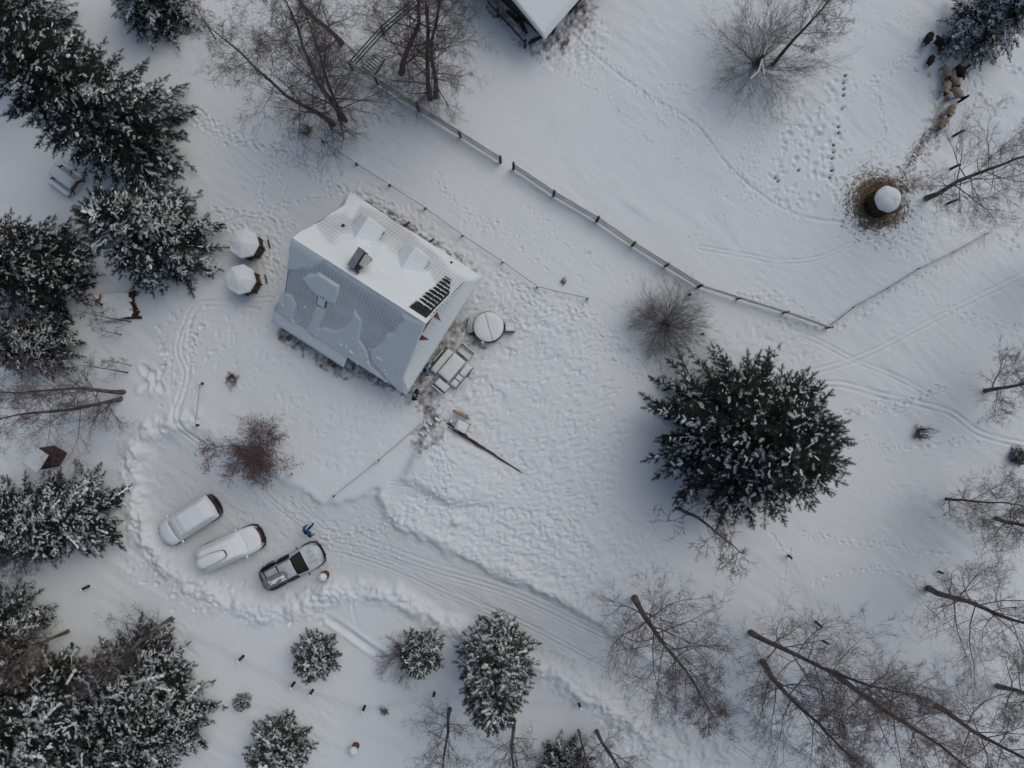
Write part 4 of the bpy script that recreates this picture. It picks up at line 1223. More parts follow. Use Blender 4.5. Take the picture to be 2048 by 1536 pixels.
for V, base, top, H, label, kw in [
    (BA, (1270, 1196), (1432, 1446), 17, 'bare birch with a long straight trunk over the lane', {}),
    (BB, (1502, 1265), (1815, 1440), 15, 'bare birch with curved trunk just past the lane', {}),
    (BC, (1526, 1322), (1705, 1560), 15, 'slim bare birch growing beside the curved trunk birch', {}),
    (BA, (1672, 1347), (1975, 1570), 16, 'bare birch with dense dark twigs below the leaning wire fence posts', dict(twig='twig_red', rz=2.0)),
    (BB, (1873, 1413), (2140, 1575), 14, 'bare birch with thick dark trunk in the corner of the snow field', dict(rz=1.0)),
    (BB, (1857, 1176), (2165, 1318), 15, 'bare birch with white patched trunk beside the snow field', dict(rz=3.0)),
    (BC, (1996, 1373), (2200, 1450), 12, 'bare birch with short visible trunk behind the white patched one', {}),
    (BB, (1853, 396), (2140, 268), 14, 'bare birch with long pale trunk near the hay feeder', dict(rz=5.0)),
    (BD, (1970, 782), (2215, 745), 10, 'bare spreading tree next to the crossing ski tracks', dict(rz=0.3)),
    (BD, (1893, 998), (2080, 1025), 8, 'small bare tree with wide forked branches below the ski tracks', dict(rz=2.1)),
    (BC, (1993, 1036), (2180, 1105), 11, 'bare tree with dark trunk next to the small forked tree', {}),
    (BC, (900, 1418), (868, 1600), 10, 'bare tree with bent grey trunk near the snow capped stump', dict(rz=1.3)),
    (BC, (1027, 1438), (1034, 1650), 10, 'bare tree standing right below the narrow snowy pine', dict(rz=4.0)),
    (BI, (1157, 1460), (1195, 1640), 8, 'thin bare tree with mottled trunk below the lone fence post', dict(rz=1.5)),
    (BC, (1194, 1462), (1290, 1640), 10, 'bare tree with thick bent trunk below the lone fence post', dict(rz=2.5)),
    (BE, (666, 248), (430, -20), 13, 'birch stem bending furthest outwards of the three sharing one root', {}),
    (BE, (682, 236), (605, -90), 15, 'straightest birch stem of the three sharing one root', dict(rz=2.0)),
    (BC, (692, 241), (590, 20), 10, 'shortest birch stem of the three sharing one root', dict(rz=3.0)),
    (BE, (684, 85), (585, -150), 14, 'bare birch with short dark trunk outside the fence corner', dict(rz=1.0)),
    (BE, (802, 146), (765, -150), 15, 'bare birch with crooked foot inside the fence corner', dict(rz=4.0)),
    (BE, (860, 198), (785, -90), 14, 'straight birch stem of the pair inside the plank fence', dict(rz=5.0)),
    (BE, (873, 193), (960, -70), 13, 'strongly curved birch stem of the pair inside the plank fence', dict(rz=0.6)),
    (BG, (1545, 130), (1715, -45), 10, 'tree with withered leaves at its tips inside the sheep pen', dict(rz=0.6)),
    (BC, (248, 784), (-60, 782), 11, 'thin bare tree with level looking trunk beside the snow angel', {}),
    (BE, (243, 797), (-40, 850), 11, 'bare birch with reddish drooping twigs beside the snow angel', dict(twig='twig_red', rz=1.0)),
    (BI, (1356, 1017), (1465, 1090), 9, 'slender bare tree rising behind the huge spruce', dict(rz=1.0, wide=1.7)),
    (BI, (432, 79), (368, -15), 6, 'thin bare sapling on the slope below the dense spruce', dict(rz=2.0)),
    (BD, (2080, 560), None, 8, 'bare tree whose twigs reach over the ski track', dict(rz=1.0)),
    (BC, (343, 1237), (150, 1372), 9, 'bare tree with broken forked foot among the lower spruces', dict(rz=1.0)),
    (BC, (137, 1262), (-80, 1380), 9, 'bare tree with slanting trunk between the snow laden spruces', dict(rz=2.0)),
    (BC, (120, 1090), (-60, 1150), 8, 'bare tree with pale limbs inside the spruces below the outhouse', dict(rz=3.3)),
    (BI, (256, 745), (145, 733), 5, 'thin leafless sapling, longest of the pair above the reddish birch', {}),
    (BI, (263, 731), (205, 722), 3, 'thin leafless sapling, shortest of the pair above the reddish birch', dict(rz=2.0)),
    (BI, (262, 643), (158, 630), 5, 'thin leafless sapling growing beside the firewood pile', dict(rz=3.0)),
    (BI, (243, 669), (180, 655), 3.5, 'low leafless sapling below the firewood pile', dict(rz=4.0)),
    (BC, (90, 660), (-80, 640), 8, 'bare tree bending over the brown hut', dict(rz=3.0)),
]:
    put_tree(V, base, label, H, top, **kw)
t = put_tree(BF, (1512, 128), 'broad bare tree with snowy curved stems inside the sheep pen', 6.0, None, twig='twig_grey', rz=0.0)
for k, pts in enumerate((((1528, 110), (1534, 88), (1528, 62), (1512, 46)), ((1524, 120), (1517, 142), (1500, 158)), ((1530, 96), (1552, 70), (1560, 44)), ((1524, 128), (1528, 150)))):
    q = [P(a, b, 2.6 + 0.35 * n_) - t.location for n_, (a, b) in enumerate(pts)]
    q = [Vector(v_) for v_ in smooth_line(q, 4)] if False else q
    st_ = MB().tube([Vector((0, 0, 0.2)) if n_ < 0 else q[n_] for n_ in range(len(q))], [0.07 - 0.012 * n_ for n_ in range(len(q))], 7).build('stem', M['birch'], t)
    MB().tube([v_ + Vector((0, 0, 0.05)) for v_ in q], [0.065 - 0.012 * n_ for n_ in range(len(q))], 6).build('stem_snow', M['snow'], st_)
MB().tube([Vector((0, 0, -0.2)), Vector((0.25, 0.2, 1.2)), P(1527, 112, 2.6) - t.location], [0.12, 0.10, 0.07], 8).build('stem', M['birch'], t)
BUSH = dict(name='bare_bush', cat='bush', bark='twig')
put_tree(BH, (1330, 650), 'large round grey leafless bush touching the huge spruce', 3.8, None, twig='twig_grey', **BUSH)
put_tree(BK, (522, 898), 'reddish leafless bush between the lawn and the parked cars', 4.4, (492, 912), twig='twig_red', rz=2.0, wide=1.32, **BUSH)
put_tree(BL, (812, 1306), 'leafless bush grown together with the small snowy pine', 2.2, (786, 1330), twig='twig_red', wide=1.0, rz=1.0, **BUSH)
SHRUB = dict(name='bare_shrub', cat='shrub', bark='twig')
put_tree(BJ, (466, 757), 'little leafless shrub sticking out of the lawn', 0.9, twig='twig_red', **SHRUB)
put_tree(BJ, (1838, 866), 'little leafless shrub in the open snow near the ski tracks', 1.1, rz=1.0, **SHRUB)
put_tree(BJ, (1127, 564), 'tuft of dry stalks beside the rope fence', 0.45, twig='leaf', rz=2.0, **SHRUB)
put_tree(BJ, (770, 1421), 'tiny leafless shrub poking from the snow near the wire fence', 0.6, twig='twig_grey', rz=3.0, **SHRUB)
put_tree(BJ, (615, 262), 'small leafless shrub at the foot of the three stemmed birch', 0.9, rz=4.0, **SHRUB)

# ------------------------------------------------------------------ fences
def fence(name, label, cat, posts, post_h, post_r, rails=(), rope=None, snow=False, cap=False, square=False, post_mat='post', rail_mat='wood_old', group=None, gap=1, lean=0.0):
    """posts: photo pixels of the post feet; rails: heights of the boards; rope: heights of ropes or wires"""
    pts = [G(a, b) for a, b in posts]
    t = thing(name, label, cat, pts[0], 0, group)
    o = pts[0]
    loc = [p - o for p in pts]
    for p in loc:
        h = post_h * rnd.uniform(0.92, 1.06)
        tip = p + Vector((rnd.uniform(-lean, lean), rnd.uniform(-lean, lean), h))
        b = MB()
        if square: b.bar(p - Vector((0, 0, 0.25)), tip, post_r * 2, post_r * 2, up=(1, 0.3, 0))
        else: b.tube([p - Vector((0, 0, 0.25)), p.lerp(tip, 0.5), tip], [post_r * 1.05, post_r, post_r * 0.9], 8)
        po = b.build('post', M[post_mat], t)
        if cap:
            MB().lathe([(post_r * 1.25, 0), (post_r * 1.3, 0.03), (post_r * 0.9, 0.08), (post_r * 0.3, 0.10)], 8, tip).build('snow_cap', M['snow'], po)
    for a, b in zip(loc[:-1], loc[1:]):
        d = (b - a).normalized(); nrm = Vector((-d.y, d.x, 0)).normalized()
        for (h, w, th, off) in rails:
            j = rnd.uniform(-0.02, 0.02)
            A = a + Vector((0, 0, h + j)) + nrm * off - d * 0.05; B = b + Vector((0, 0, h + rnd.uniform(-0.02, 0.02))) + nrm * off + d * 0.05
            r = MB().bar(A, B, th, w).build('rail', M[rail_mat], t)
            if snow:
                sb = MB()
                n = 10
                for k in range(n):
                    q0, q1 = A.lerp(B, k / n), A.lerp(B, (k + 1) / n)
                    hh = th * 1.0 * rnd.uniform(0.7, 1.3)
                    sb.bar(q0 + Vector((0, 0, w / 2 + hh * 0.35)), q1 + Vector((0, 0, w / 2 + hh * 0.35)), th * rnd.uniform(0.40, 0.65), hh * 0.7)
                sb.build('rail_snow', M['snow'], r)
        for (h, rr, sag) in (rope or ()):
            A = a + Vector((0, 0, h)); B = b + Vector((0, 0, h))
            q = [A.lerp(B, k / 8) - Vector((0, 0, sag * 4 * (k / 8) * (1 - k / 8))) for k in range(9)]
            MB().tube(q, rr, 4, cap=False).build('rope' if rr > 0.006 else 'wire', M['rope' if rr > 0.006 else 'wire'], t)
    return t

PL = ((0.30, 0.12, 0.07, 0.0), (0.72, 0.12, 0.07, 0.0), (1.15, 0.12, 0.08, 0.0))
fence('plank_fence', 'weathered plank fence running downhill from the fence corner under the birches', 'fence',
      [(705, 140), (756, 168), (838, 222), (921, 274), (1001, 325)], 1.25, 0.07, PL, snow=True, square=True, post_mat='wood_dark')
fence('plank_fence', 'long weathered plank fence between the sheep pen and the farmhouse garden', 'fence',
      [(1027, 338), (1107, 392), (1193, 443), (1264, 492), (1330, 533), (1396, 574)], 1.25, 0.07, PL, snow=True, square=True, post_mat='wood_dark')
fence('plank_fence', 'short weathered plank fence going up from the corner between the birches', 'fence',
      [(708, 137), (768, 70), (845, 5), (905, -45)], 1.2, 0.07, PL, snow=True, square=True, post_mat='wood_dark')
fence('rail_fence', 'low rail fence of thin bars behind the round grey bush', 'fence',
      [(1398, 574), (1474, 598), (1566, 626), (1652, 656)], 0.95, 0.075, ((0.85, 0.10, 0.10, 0), (0.40, 0.09, 0.06, 0)), snow=True, post_mat='wood_red')
fence('rail_fence', 'half buried snowy rail fence closing the lower side of the sheep pen', 'fence',
      [(1657, 652), (1706, 615), (1774, 577), (1836, 538), (1905, 505), (1972, 468)], 0.40, 0.05, ((0.33, 0.08, 0.09, 0),), snow=True, post_mat='wood_dark')
fence('rope_fence', 'rope strung on short dark posts behind the farmhouse', 'fence',
      [(647, 285), (714, 330), (780, 372), (851, 418), (925, 472), (1005, 525), (1075, 575), (1175, 598)], 0.65, 0.065, rope=((0.5, 0.02, 0.12),), cap=True)
fence('rope_fence', 'rope on two posts at the edge of the lawn near the snow angel', 'fence', [(406, 767), (396, 850)], 0.6, 0.075, rope=((0.5, 0.015, 0.1),), cap=True)
fence('rope_fence', 'rope on three posts down the slope from the stone steps to the lane', 'fence', [(846, 845), (757, 921), (668, 992)], 0.55, 0.06, rope=((0.45, 0.016, 0.1),), cap=True)
WIRE = ((0.9, 0.004, 0.03), (0.6, 0.004, 0.03), (0.3, 0.004, 0.03))
fence('wire_fence', 'wire fence with thick leaning posts along the side of the sheep pen', 'fence',
      [(1922, 143), (1917, 204), (1907, 272), (1901, 338), (1896, 407)], 1.05, 0.085, rope=WIRE, post_mat='post')
fence('wire_fence', 'wire fence on dark posts crossing the slope below the lane', 'fence',
      [(178, 1172), (487, 1312), (589, 1365), (626, 1380), (730, 1412), (869, 1385), (1158, 1406)], 0.95, 0.09, rope=WIRE, cap=True)
fence('wire_fence', 'wire fence with tilted posts between the birches and the snow field', 'fence',
      [(1577, 1111), (1631, 1242), (1646, 1282)], 0.8, 0.08, rope=WIRE, lean=0.15)
for a, b, h, lab in ((583, 948, 0.5, 'short dark post beside the reddish bush'), (1877, 1143, 0.6, 'bent dark stake standing alone in the snow field'),
                     (1378, 590, 0.6, 'dark post half hidden by the round grey bush, next to the rail fence'), (1404, 668, 0.5, 'dark post half hidden by the round grey bush, next to the huge spruce')):
    p = G(a, b)
    t = thing('garden_post', lab, 'post', p)
    MB().tube([(0, 0, -0.2), (0, 0, h * 0.6), (0.05, 0.03, h)], [0.08, 0.075, 0.06], 8).build('post', M['post'], t)
    MB().lathe([(0.08, 0), (0.08, 0.03), (0.04, 0.07)], 8, (0.05, 0.03, h)).build('snow_cap', M['snow'], t)
p = G(750, 128)
t = thing('post_stack', 'snowy stack of spare fence posts inside the fence corner', 'stack', p, math.radians(-40))
for k in range(7):
    L = 1.1 - 0.05 * k
    o = MB().tube([(-L / 2, -0.62 + 0.2 * k, 0.12), (L / 2, -0.60 + 0.2 * k, 0.14)], 0.07, 7).build('spare_post', M['post'], t)
    MB().slab((L * 0.9, 0.13, 0.08), (0, -0.61 + 0.2 * k, 0.19), n=6, jit=0.3, seed=k).build('snow_strip', M['snow'], o)
# yard gate bars beside the barn
t = thing('yard_rail', 'snowy rail on posts in front of the dark barn', 'rail', G(1050, 95))
o = t.location
for a, b in ((1050, 95), (996, 34)):
    p = G(a, b) - o
    MB().tube([p - Vector((0, 0, .2)), p + Vector((0, 0, 1.0))], 0.08, 8).build('post', M['post'], t)
MB().bar(G(1048, 95) - o + Vector((0, 0, 0.8)), G(975, 15) - o + Vector((0, 0, 0.8)), 0.09, 0.1).build('rail', M['wood_old'], t)

# ------------------------------------------------------------------ barn, outhouse, hut
def gable_building(name, label, corner, rz, LU, LV, wall_h, ridge_h, over, wall_mat, snow_t, roof_mat='wood_dark'):
    """corner: roof corner (u-, v-) in world; built in a local frame"""
    t = thing(name, label, 'building' if name != 'outhouse' else 'outhouse', corner, rz)
    w = MB()
    a, b = over, LU - over; c, d = over, LV - over
    m = (c + d) / 2
    prof = [(c, -0.3), (d, -0.3), (d, wall_h), (m, ridge_h - 0.1), (c, wall_h)]
    vs = [(u, y, z) for u in (a, b) for y, z in prof]
    w.add(vs, [[0, 4, 3, 2, 1], [5, 6, 7, 8, 9]] + [[k, (k + 1) % 5, 5 + (k + 1) % 5, 5 + k] for k in range(5)])
    w.build('wall', M[wall_mat], t)
    slope = (ridge_h - wall_h) / (m - c)
    ez = wall_h - slope * over
    for s2 in (0, 1):
        y0, y1 = (0, m) if s2 == 0 else (LV, m)
        r = MB()
        top = [(0, y0, ez), (LU, y0, ez), (LU, y1, ridge_h), (0, y1, ridge_h)]
        bot = [(x, y, z - 0.1) for x, y, z in top]
        r.add(top + bot, [[0, 1, 2, 3], [7, 6, 5, 4], [0, 4, 5, 1], [1, 5, 6, 2], [2, 6, 7, 3], [3, 7, 4, 0]])
        ro = r.build('roof', M[roof_mat], t)
        sn = MB(); vs, fs = [], []; n1, n2 = 30, 20
        for i in range(n1 + 1):
            for j in range(n2 + 1):
                u = -0.04 + (LU + 0.08) * (0.5 - 0.5 * math.cos(math.pi * i / n1)); f = j / n2
                e = min(1, (u + 0.04) / 0.12, (LU + 0.04 - u) / 0.12, f / 0.06)
                y = y0 + (y1 - y0) * f + (-0.03 if s2 == 0 else 0.03) * (1 - f)
                vs.append((u, y, ez + (ridge_h - ez) * f + snow_t * math.sqrt(max(0, 1 - (1 - max(0, e)) ** 2)) + 0.003))
        for i in range(n1):
            for j in range(n2):
                q = i * (n2 + 1) + j
                k = [q, q + n2 + 1, q + n2 + 2, q + 1]
                fs.append(k if s2 == 0 else k[::-1])
        sn.add(vs, fs, True); sn.build('roof_snow', M['snow'], ro)
    return t
c = P(1089, 76, 2.2); e1 = P(1156, -1, 2.2) - c; 
barn = gable_building('barn', 'dark wooden barn with smooth snow roof beside the sheep pen', Vector((c.x, c.y, 0)), math.atan2(e1.y, e1.x), 9.0, 8.0, 2.5, 4.1, 0.85, 'barn_wood', 0.28)
# vertical wall boards of the barn, one by one along the two visible sides
for k in range(38):
    MB().box((0.95 + 0.20 * k, 0.825, 1.1), (0.185, 0.04, 2.3)).build('board', M['barn_wood'], barn)
for k in range(32):
    MB().box((0.825, 1.0 + 0.20 * k, 1.1), (0.04, 0.185, 2.3)).build('board', M['barn_wood'], barn)
for k, (a, b, an) in enumerate([(1074, 82, 0.4), (1112, 52, 1.2), (1128, 30, 0.7), (1046, 52, 2.0), (1030, 36, 2.4), (1150, 14, 0.9)]):
    p = G(a, b)
    t = thing('old_board', 'old grey board lying against the barn, ' + ['at the roof corner', 'on the pen side near the corner', 'on the pen side halfway', 'on the yard side halfway', 'on the yard side further up', 'on the pen side further up'][k], 'board', p, an)
    MB().bar((-0.6, 0, 0.12), (0.6, 0.05, 0.2), 0.18, 0.05).bar((-0.4, 0.16, 0.1), (0.7, 0.1, 0.14), 0.12, 0.05).build('board', M['wood_old'], t)

# outhouse: tall narrow box with lean-to roof
c = P(131, 907); c2 = P(111, 895); c3 = P(119, 936)
ax = (c2 - c); ay = (c3 - c)
ohz = GZ(c.x, c.y)
an = math.atan2(ax.y, ax.x)
oh = thing('outhouse', 'narrow dark wooden outhouse with snow covered roof', 'outhouse', (c.x, c.y, ohz), an)
LX, LY, OHH = 0.95, 1.0, 2.05
w = MB()
w.add([(0, 0, -0.2), (LX, 0, -0.2), (LX, LY, -0.2), (0, LY, -0.2), (0, 0, OHH), (LX, 0, OHH - 0.15), (LX, LY, OHH - 0.15), (0, LY, OHH)],
      [[3, 2, 1, 0], [4, 5, 6, 7], [0, 1, 5, 4], [1, 2, 6, 5], [2, 3, 7, 6], [3, 0, 4, 7]])
w.build('wall', M['wood_dark'], oh)
for k in range(6):
    MB().box((-0.02, 0.09 + k * 0.164, OHH / 2), (0.035, 0.15, OHH - 0.05)).build('board', M['wood_dark'], oh)
for k in range(6):
    MB().box((0.08 + k * 0.158, -0.02, OHH / 2 - 0.08), (0.145, 0.035, OHH - 0.12)).build('board', M['wood_red' if k == 7 else 'wood_dark'], oh)
dr = MB().box((-0.055, 0.5, 0.95), (0.03, 0.62, 1.75)).build('door', M['wood_dark'], oh)
MB().box((-0.085, 0.28, 1.0), (0.03, 0.04, 0.14)).build('handle', M['dark_metal'], dr)
mr = Matrix.Rotation(math.atan2(0.15, LX), 3, 'Y')
ro = MB().box((LX / 2 + 0.03, LY / 2, OHH + 0.0), (LX + 0.35, LY + 0.36, 0.06), m=mr).build('roof', M['wood_dark'], oh)
sn = MB().slab((LX + 0.37, LY + 0.38, 0.24), (0, 0, 0), n=12)
sn.v = [tuple(mr @ Vector(q) + Vector((LX / 2 + 0.03, LY / 2, OHH + 0.033))) for q in sn.v]
sn.build('roof_snow', M['snow'], ro)

# brown hut half hidden under the drooping spruce
c = P(88, 606, 0); hz = GZ(c.x, c.y)
hut = gable_building('hut', 'low brown wooden hut half hidden beneath drooping spruce boughs', Vector((c.x - 3.4, c.y - 0.6, hz)), 0.12, 3.6, 2.6, 1.3, 1.9, 0.15, 'wood_red', 0.10, 'brown_roof')
for k in range(14):
    MB().box((0.25 + 0.24 * k, 0.13, 0.6), (0.22, 0.03, 1.2)).build('board', M['wood_red'], hut)

# ------------------------------------------------------------------ octagonal firewood stores
def wood_store(px, py, label, seed):
    b = G(px, py)
    t = thing('firewood_store', label, 'wood store', b, 0.25, 'octagonal firewood stores')
    g = random.Random(seed)
    R0, Hh = 0.82, 1.45
    MB().lathe([(R0 - 0.13, -0.1), (R0 - 0.13, Hh)], 8, ph=math.pi / 8, smooth=False).build('core', M['wood_dark'], t)
    lm = MB()
    ap = R0 * math.cos(math.pi / 8)
    for s in range(8):
        an = s * math.pi / 4; d = Vector((math.cos(an), math.sin(an), 0)); tv = Vector((-d.y, d.x, 0))
        z = 0.07
        while z < Hh - 0.05:
            x = -R0 * 0.36 + g.uniform(0, .05)
            while x < R0 * 0.37:
                r = g.uniform(0.045, 0.075); o = g.uniform(0.0, 0.07)
                lm.tube([d * (ap - 0.16) + tv * x + Vector((0, 0, z)), d * (ap - 0.06 + o) + tv * x + Vector((0, 0, z + g.uniform(-.01, .01)))], r, 6, smooth=False)
                x += r * 2.05
            z += 0.125
    tag(lm.build('stacked_logs', M['log_end'], t), kind='stuff')
    for s in range(8):
        an = s * math.pi / 4 + math.pi / 8
        MB().box((R0 * math.cos(an), R0 * math.sin(an), Hh / 2), (0.07, 0.07, Hh + 0.1), rz=an).build('post', M['wood_dark'], t)
    # snow rim and kick board on the ground
    for s in (0, -1, 7, 1):
        an = s * math.pi / 4; d = Vector((math.cos(an), math.sin(an), 0)); tv = Vector((-d.y, d.x, 0))
    MB().bar((1.12, -0.32, 0.10), (1.12, 0.26, 0.10), 0.05, 0.2).build('kick_board', M['wood_dark'], t)
    rf = MB().lathe([(0.86, Hh + 0.02), (0.88, Hh + 0.08), (0.05, Hh + 0.36)], 8, ph=math.pi / 8, smooth=False).build('roof', M['dark_metal'], t)
    MB().lathe([(0.92, Hh + 0.07), (0.99, Hh + 0.10), (1.0, Hh + 0.17), (0.95, Hh + 0.25), (0.70, Hh + 0.36), (0.42, Hh + 0.48), (0.16, Hh + 0.57), (0.03, Hh + 0.585)], 8, ph=math.pi / 8, smooth=False).lumpy(0.05, seed).build('roof_snow', M['snow'], rf)
wood_store(506, 496, 'octagonal firewood store with snowy roof and reddish logs, uphill from its twin', 1)
wood_store(500, 566, 'octagonal firewood store with snowy roof and grey logs, downhill of its twin', 2)

# ------------------------------------------------------------------ firewood pile with log ends showing
b = G(262, 612)
wp = thing('log_pile', 'snow covered pile of long logs with dark ends beside the brown hut', 'log pile', b, 0.12)
g = random.Random(5)
for k in range(9):
    y = -0.85 + k * 0.20
    for lay in range(2):
        L = g.uniform(1.5, 1.9); r = g.uniform(0.075, 0.10); yy = y + (0.1 if lay else 0)
        MB().tube([(-L, yy * 0.75 + g.uniform(-.05, .05), r + lay * 0.17), (g.uniform(0.30, 0.55) + 0.12 * math.cos(k * 0.7), yy, r + lay * 0.17)], r, 8, smooth=True).build('log', M['wood_dark'], wp)
sn = MB()
for k in range(9):
    y = -0.82 + k * 0.205
    sn.slab((1.95 + 0.25 * math.sin(k * 2.3), 0.27, 0.16), (-0.80, y * 0.88 + 0.04, 0.36 + 0.03 * math.sin(k)), rz=-0.12 * (y * 0.8), n=8, jit=0.25, seed=k)
sn.lumpy(0.14, 2).build('snow_cover', M['snow'], wp)
p = G(207, 597)
t = thing('tree_stump', 'orange brown split stump beside the log pile', 'stump', p)
MB().lathe([(0.30, -0.1), (0.27, 0.1), (0.24, 0.45), (0.10, 0.56)], 9).build('stump', M['wood_orange'], t)
MB().slab((0.3, 0.3, 0.08), (-0.12, 0.05, 0.50), n=6).build('snow_cap', M['snow'], t)
p = G(712, 1491)
t = thing('tree_stump', 'short brown stump with a round snow cap on the lower slope', 'stump', p)
MB().lathe([(0.27, -0.1), (0.23, 0.15), (0.2, 0.55)], 10).build('stump', M['wood_red'], t)
MB().lathe([(0.24, 0.5), (0.31, 0.56), (0.30, 0.68), (0.18, 0.80), (0.03, 0.83)], 12, (-0.05, -0.08, 0)).build('snow_cap', M['snow'], t)
p = G(651, 1149)
t = thing('wooden_barrel', 'low wooden barrel capped with snow beside the dark estate car', 'barrel', p)
MB().lathe([(0.27, -0.1), (0.30, 0.25), (0.27, 0.55)], 14).build('barrel', M['wood_red'], t)
MB().lathe([(0.29, 0.24), (0.315, 0.27), (0.29, 0.30)], 14).build('hoop', M['dark_metal'], t)
MB().lathe([(0.25, 0.53), (0.28, 0.57), (0.27, 0.68), (0.16, 0.77), (0.02, 0.79)], 14, (-0.03, -0.02, 0)).build('snow_cap', M['snow'], t)

# ------------------------------------------------------------------ hay feeder and the straw round it
p = G(1752, 410)
hf = thing('hay_feeder', 'round hay feeder under a domed snow cap in trampled straw', 'hay feeder', p)
MB().lathe([(0.72, 0.05), (0.76, 0.5), (0.78, 1.0), (0.5, 1.15)], 20).build('hay', M['dark_straw'], hf)
for k in range(14):
    an = k * 2 * math.pi / 14
    MB().tube([(0.82 * math.cos(an), 0.82 * math.sin(an), -0.05), (0.86 * math.cos(an), 0.86 * math.sin(an), 1.35)], 0.022, 6).build('bar', M['dark_metal'], hf)
for z in (0.15, 0.7, 1.3):
    ring = [(0.845 * math.cos(a * math.pi / 12), 0.845 * math.sin(a * math.pi / 12), z) for a in range(25)]
    MB().tube(ring, 0.022, 5, cap=False).build('hoop', M['dark_metal'], hf)
MB().tube([(0, 0, 0), (0, 0, 1.6)], 0.05, 8).build('centre_pole', M['dark_metal'], hf)
rf = MB().lathe([(0.80, 1.38), (0.80, 1.42), (0.05, 1.75)], 24).build('roof', M['grey_metal'], hf)
MB().lathe([(0.78, 1.41), (0.83, 1.44), (0.82, 1.54), (0.74, 1.66), (0.55, 1.79), (0.3, 1.89), (0.08, 1.92), (0.01, 1.925)], 28).lumpy(0.09, 5).build('snow_cap', M['snow'], rf)
# straw stalks scattered round the feeder
g = random.Random(9)
sv, sx, su, ssc = [], [], [], []
c = P(1754, 405)
for k in range(2600):
    r = abs(g.gauss(0, 1)) * 0.75 + 0.45; a = g.uniform(0, 6.28)
    x, y = c.x + r * math.cos(a) * 1.1, c.y + r * math.sin(a) * 1.1
    sv.append((x, y, GZ(x, y) + g.uniform(0.0, 0.06))); ta = a + math.pi / 2 + g.gauss(0, 0.6)
    sx.append((math.cos(ta), math.sin(ta), g.uniform(-.15, .15))); su.append((0, 0, 1)); ssc.append((g.uniform(0.15, 0.42), g.uniform(0.02, 0.045), 0.03))
for k in range(500):
    f = g.random(); q = P(1790 + 75 * f + g.gauss(0, 7), 388 - 130 * f + g.gauss(0, 7) - 25 * f * (1 - f))
    sv.append((q.x, q.y, GZ(q.x, q.y) + 0.02)); ta = g.uniform(0, 6.28)
    sx.append((math.cos(ta), math.sin(ta), 0)); su.append((0, 0, 1)); ssc.append((g.uniform(0.08, 0.25), 0.025, 0.02))
V_, F_ = instances_mesh('st', LUMP_V, LUMP_F, sv, sx, su, ssc)
tag(link('straw', npmesh('straw', V_, F_), M['straw']), 'trampled brown straw scattered in a ring round the hay feeder', 'straw', kind='stuff')

# ------------------------------------------------------------------ hot tub, garden furniture, picnic table
p = G(978, 656)
ht = thing('hot_tub', 'round hot tub with snow covered folding lid next to the farmhouse', 'hot tub', p)
MB().lathe([(0.93, -0.1), (0.98, 0.5), (1.0, 0.88), (0.96, 0.92)], 36).build('tub', M['tub'], ht)
for z in (0.25, 0.65):
    MB().lathe([(0.99, z), (1.012, z + 0.02), (0.99, z + 0.06)], 36).build('hoop', M['dark_metal'], ht)
ld = MB().lathe([(0.99, 0.90), (1.0, 0.95), (0.97, 0.99)], 36).build('lid', M['plastic'], ht)
for s in (1, -1):     # two halves of the lid snow, split by the fold
    sn = MB(); n = 20
    ring = [(math.cos(math.pi * k / n), math.sin(math.pi * k / n)) for k in range(n + 1)]
    vs = []
    for f, z in ((1.0, 0.975), (0.995, 1.03), (0.95, 1.065), (0.6, 1.09), (0.02, 1.08)):
        vs += [(0.965 * f * x, s * (0.965 * f * y + 0.014), z - (0.02 if k in (0, n) else 0)) for k, (x, y) in enumerate(ring)]
    fs = [[i * (n + 1) + k, i * (n + 1) + k + 1, (i + 1) * (n + 1) + k + 1, (i + 1) * (n + 1) + k] for i in range(4) for k in range(n)]
    sn.add(vs, fs if s > 0 else [q[::-1] for q in fs], True)
    sn.v = [tuple(Matrix.Rotation(math.radians(-74), 3, 'Z') @ Vector(q)) for q in sn.v]
    sn.build('lid_snow', M['snow'], ld)
for k, (r, z) in enumerate(((1.42, 0.25), (1.24, 0.52))):
    st = MB(); a0, a1 = math.radians(150), math.radians(196); vs = []
    for i in range(9):
        a = a0 + (a1 - a0) * i / 8
        for rr, zz in ((1.0, z), (r, z), (r, -0.1), (1.0, -0.1)): vs.append((rr * math.cos(a), rr * math.sin(a), zz))
    fs = [[i * 4 + j, i * 4 + (j + 1) % 4, i * 4 + 4 + (j + 1) % 4, i * 4 + 4 + j] for i in range(8) for j in range(4)] + [[3, 2, 1, 0], [32, 33, 34, 35]]
    st.add(vs, fs); so = st.build('step', M['wood_old'], ht)
    sn = MB(); sn.add([(x * 0.995, y * 0.995, zz + 0.05) for x, y, zz in vs if zz == z], [[i * 2, i * 2 + 1, i * 2 + 3, i * 2 + 2] for i in range(8)], True)
    sn.build('step_snow', M['snow'], so)
hb = MB().box((1.38, 0.02, 0.3), (0.66, 0.62, 0.76)).build('heater_box', M['tub'], ht)
MB().slab((0.62, 0.58, 0.10), (1.38, 0.02, 0.68), n=10, jit=0.5, seed=3).build('heater_snow', M['snow'], hb)
b = G(966, 686)
t = thing('garden_lamp', 'small white globe lamp at the foot of the hot tub', 'lamp', b)
MB().tube([(0, 0, -0.1), (0, 0, 0.75)], 0.03, 8).build('stem', M['dark_metal'], t)
MB().lathe([(0.02, 0.70), (0.09, 0.75), (0.12, 0.84), (0.09, 0.93), (0.02, 0.97)], 16).build('globe', M['white_glass'], t)

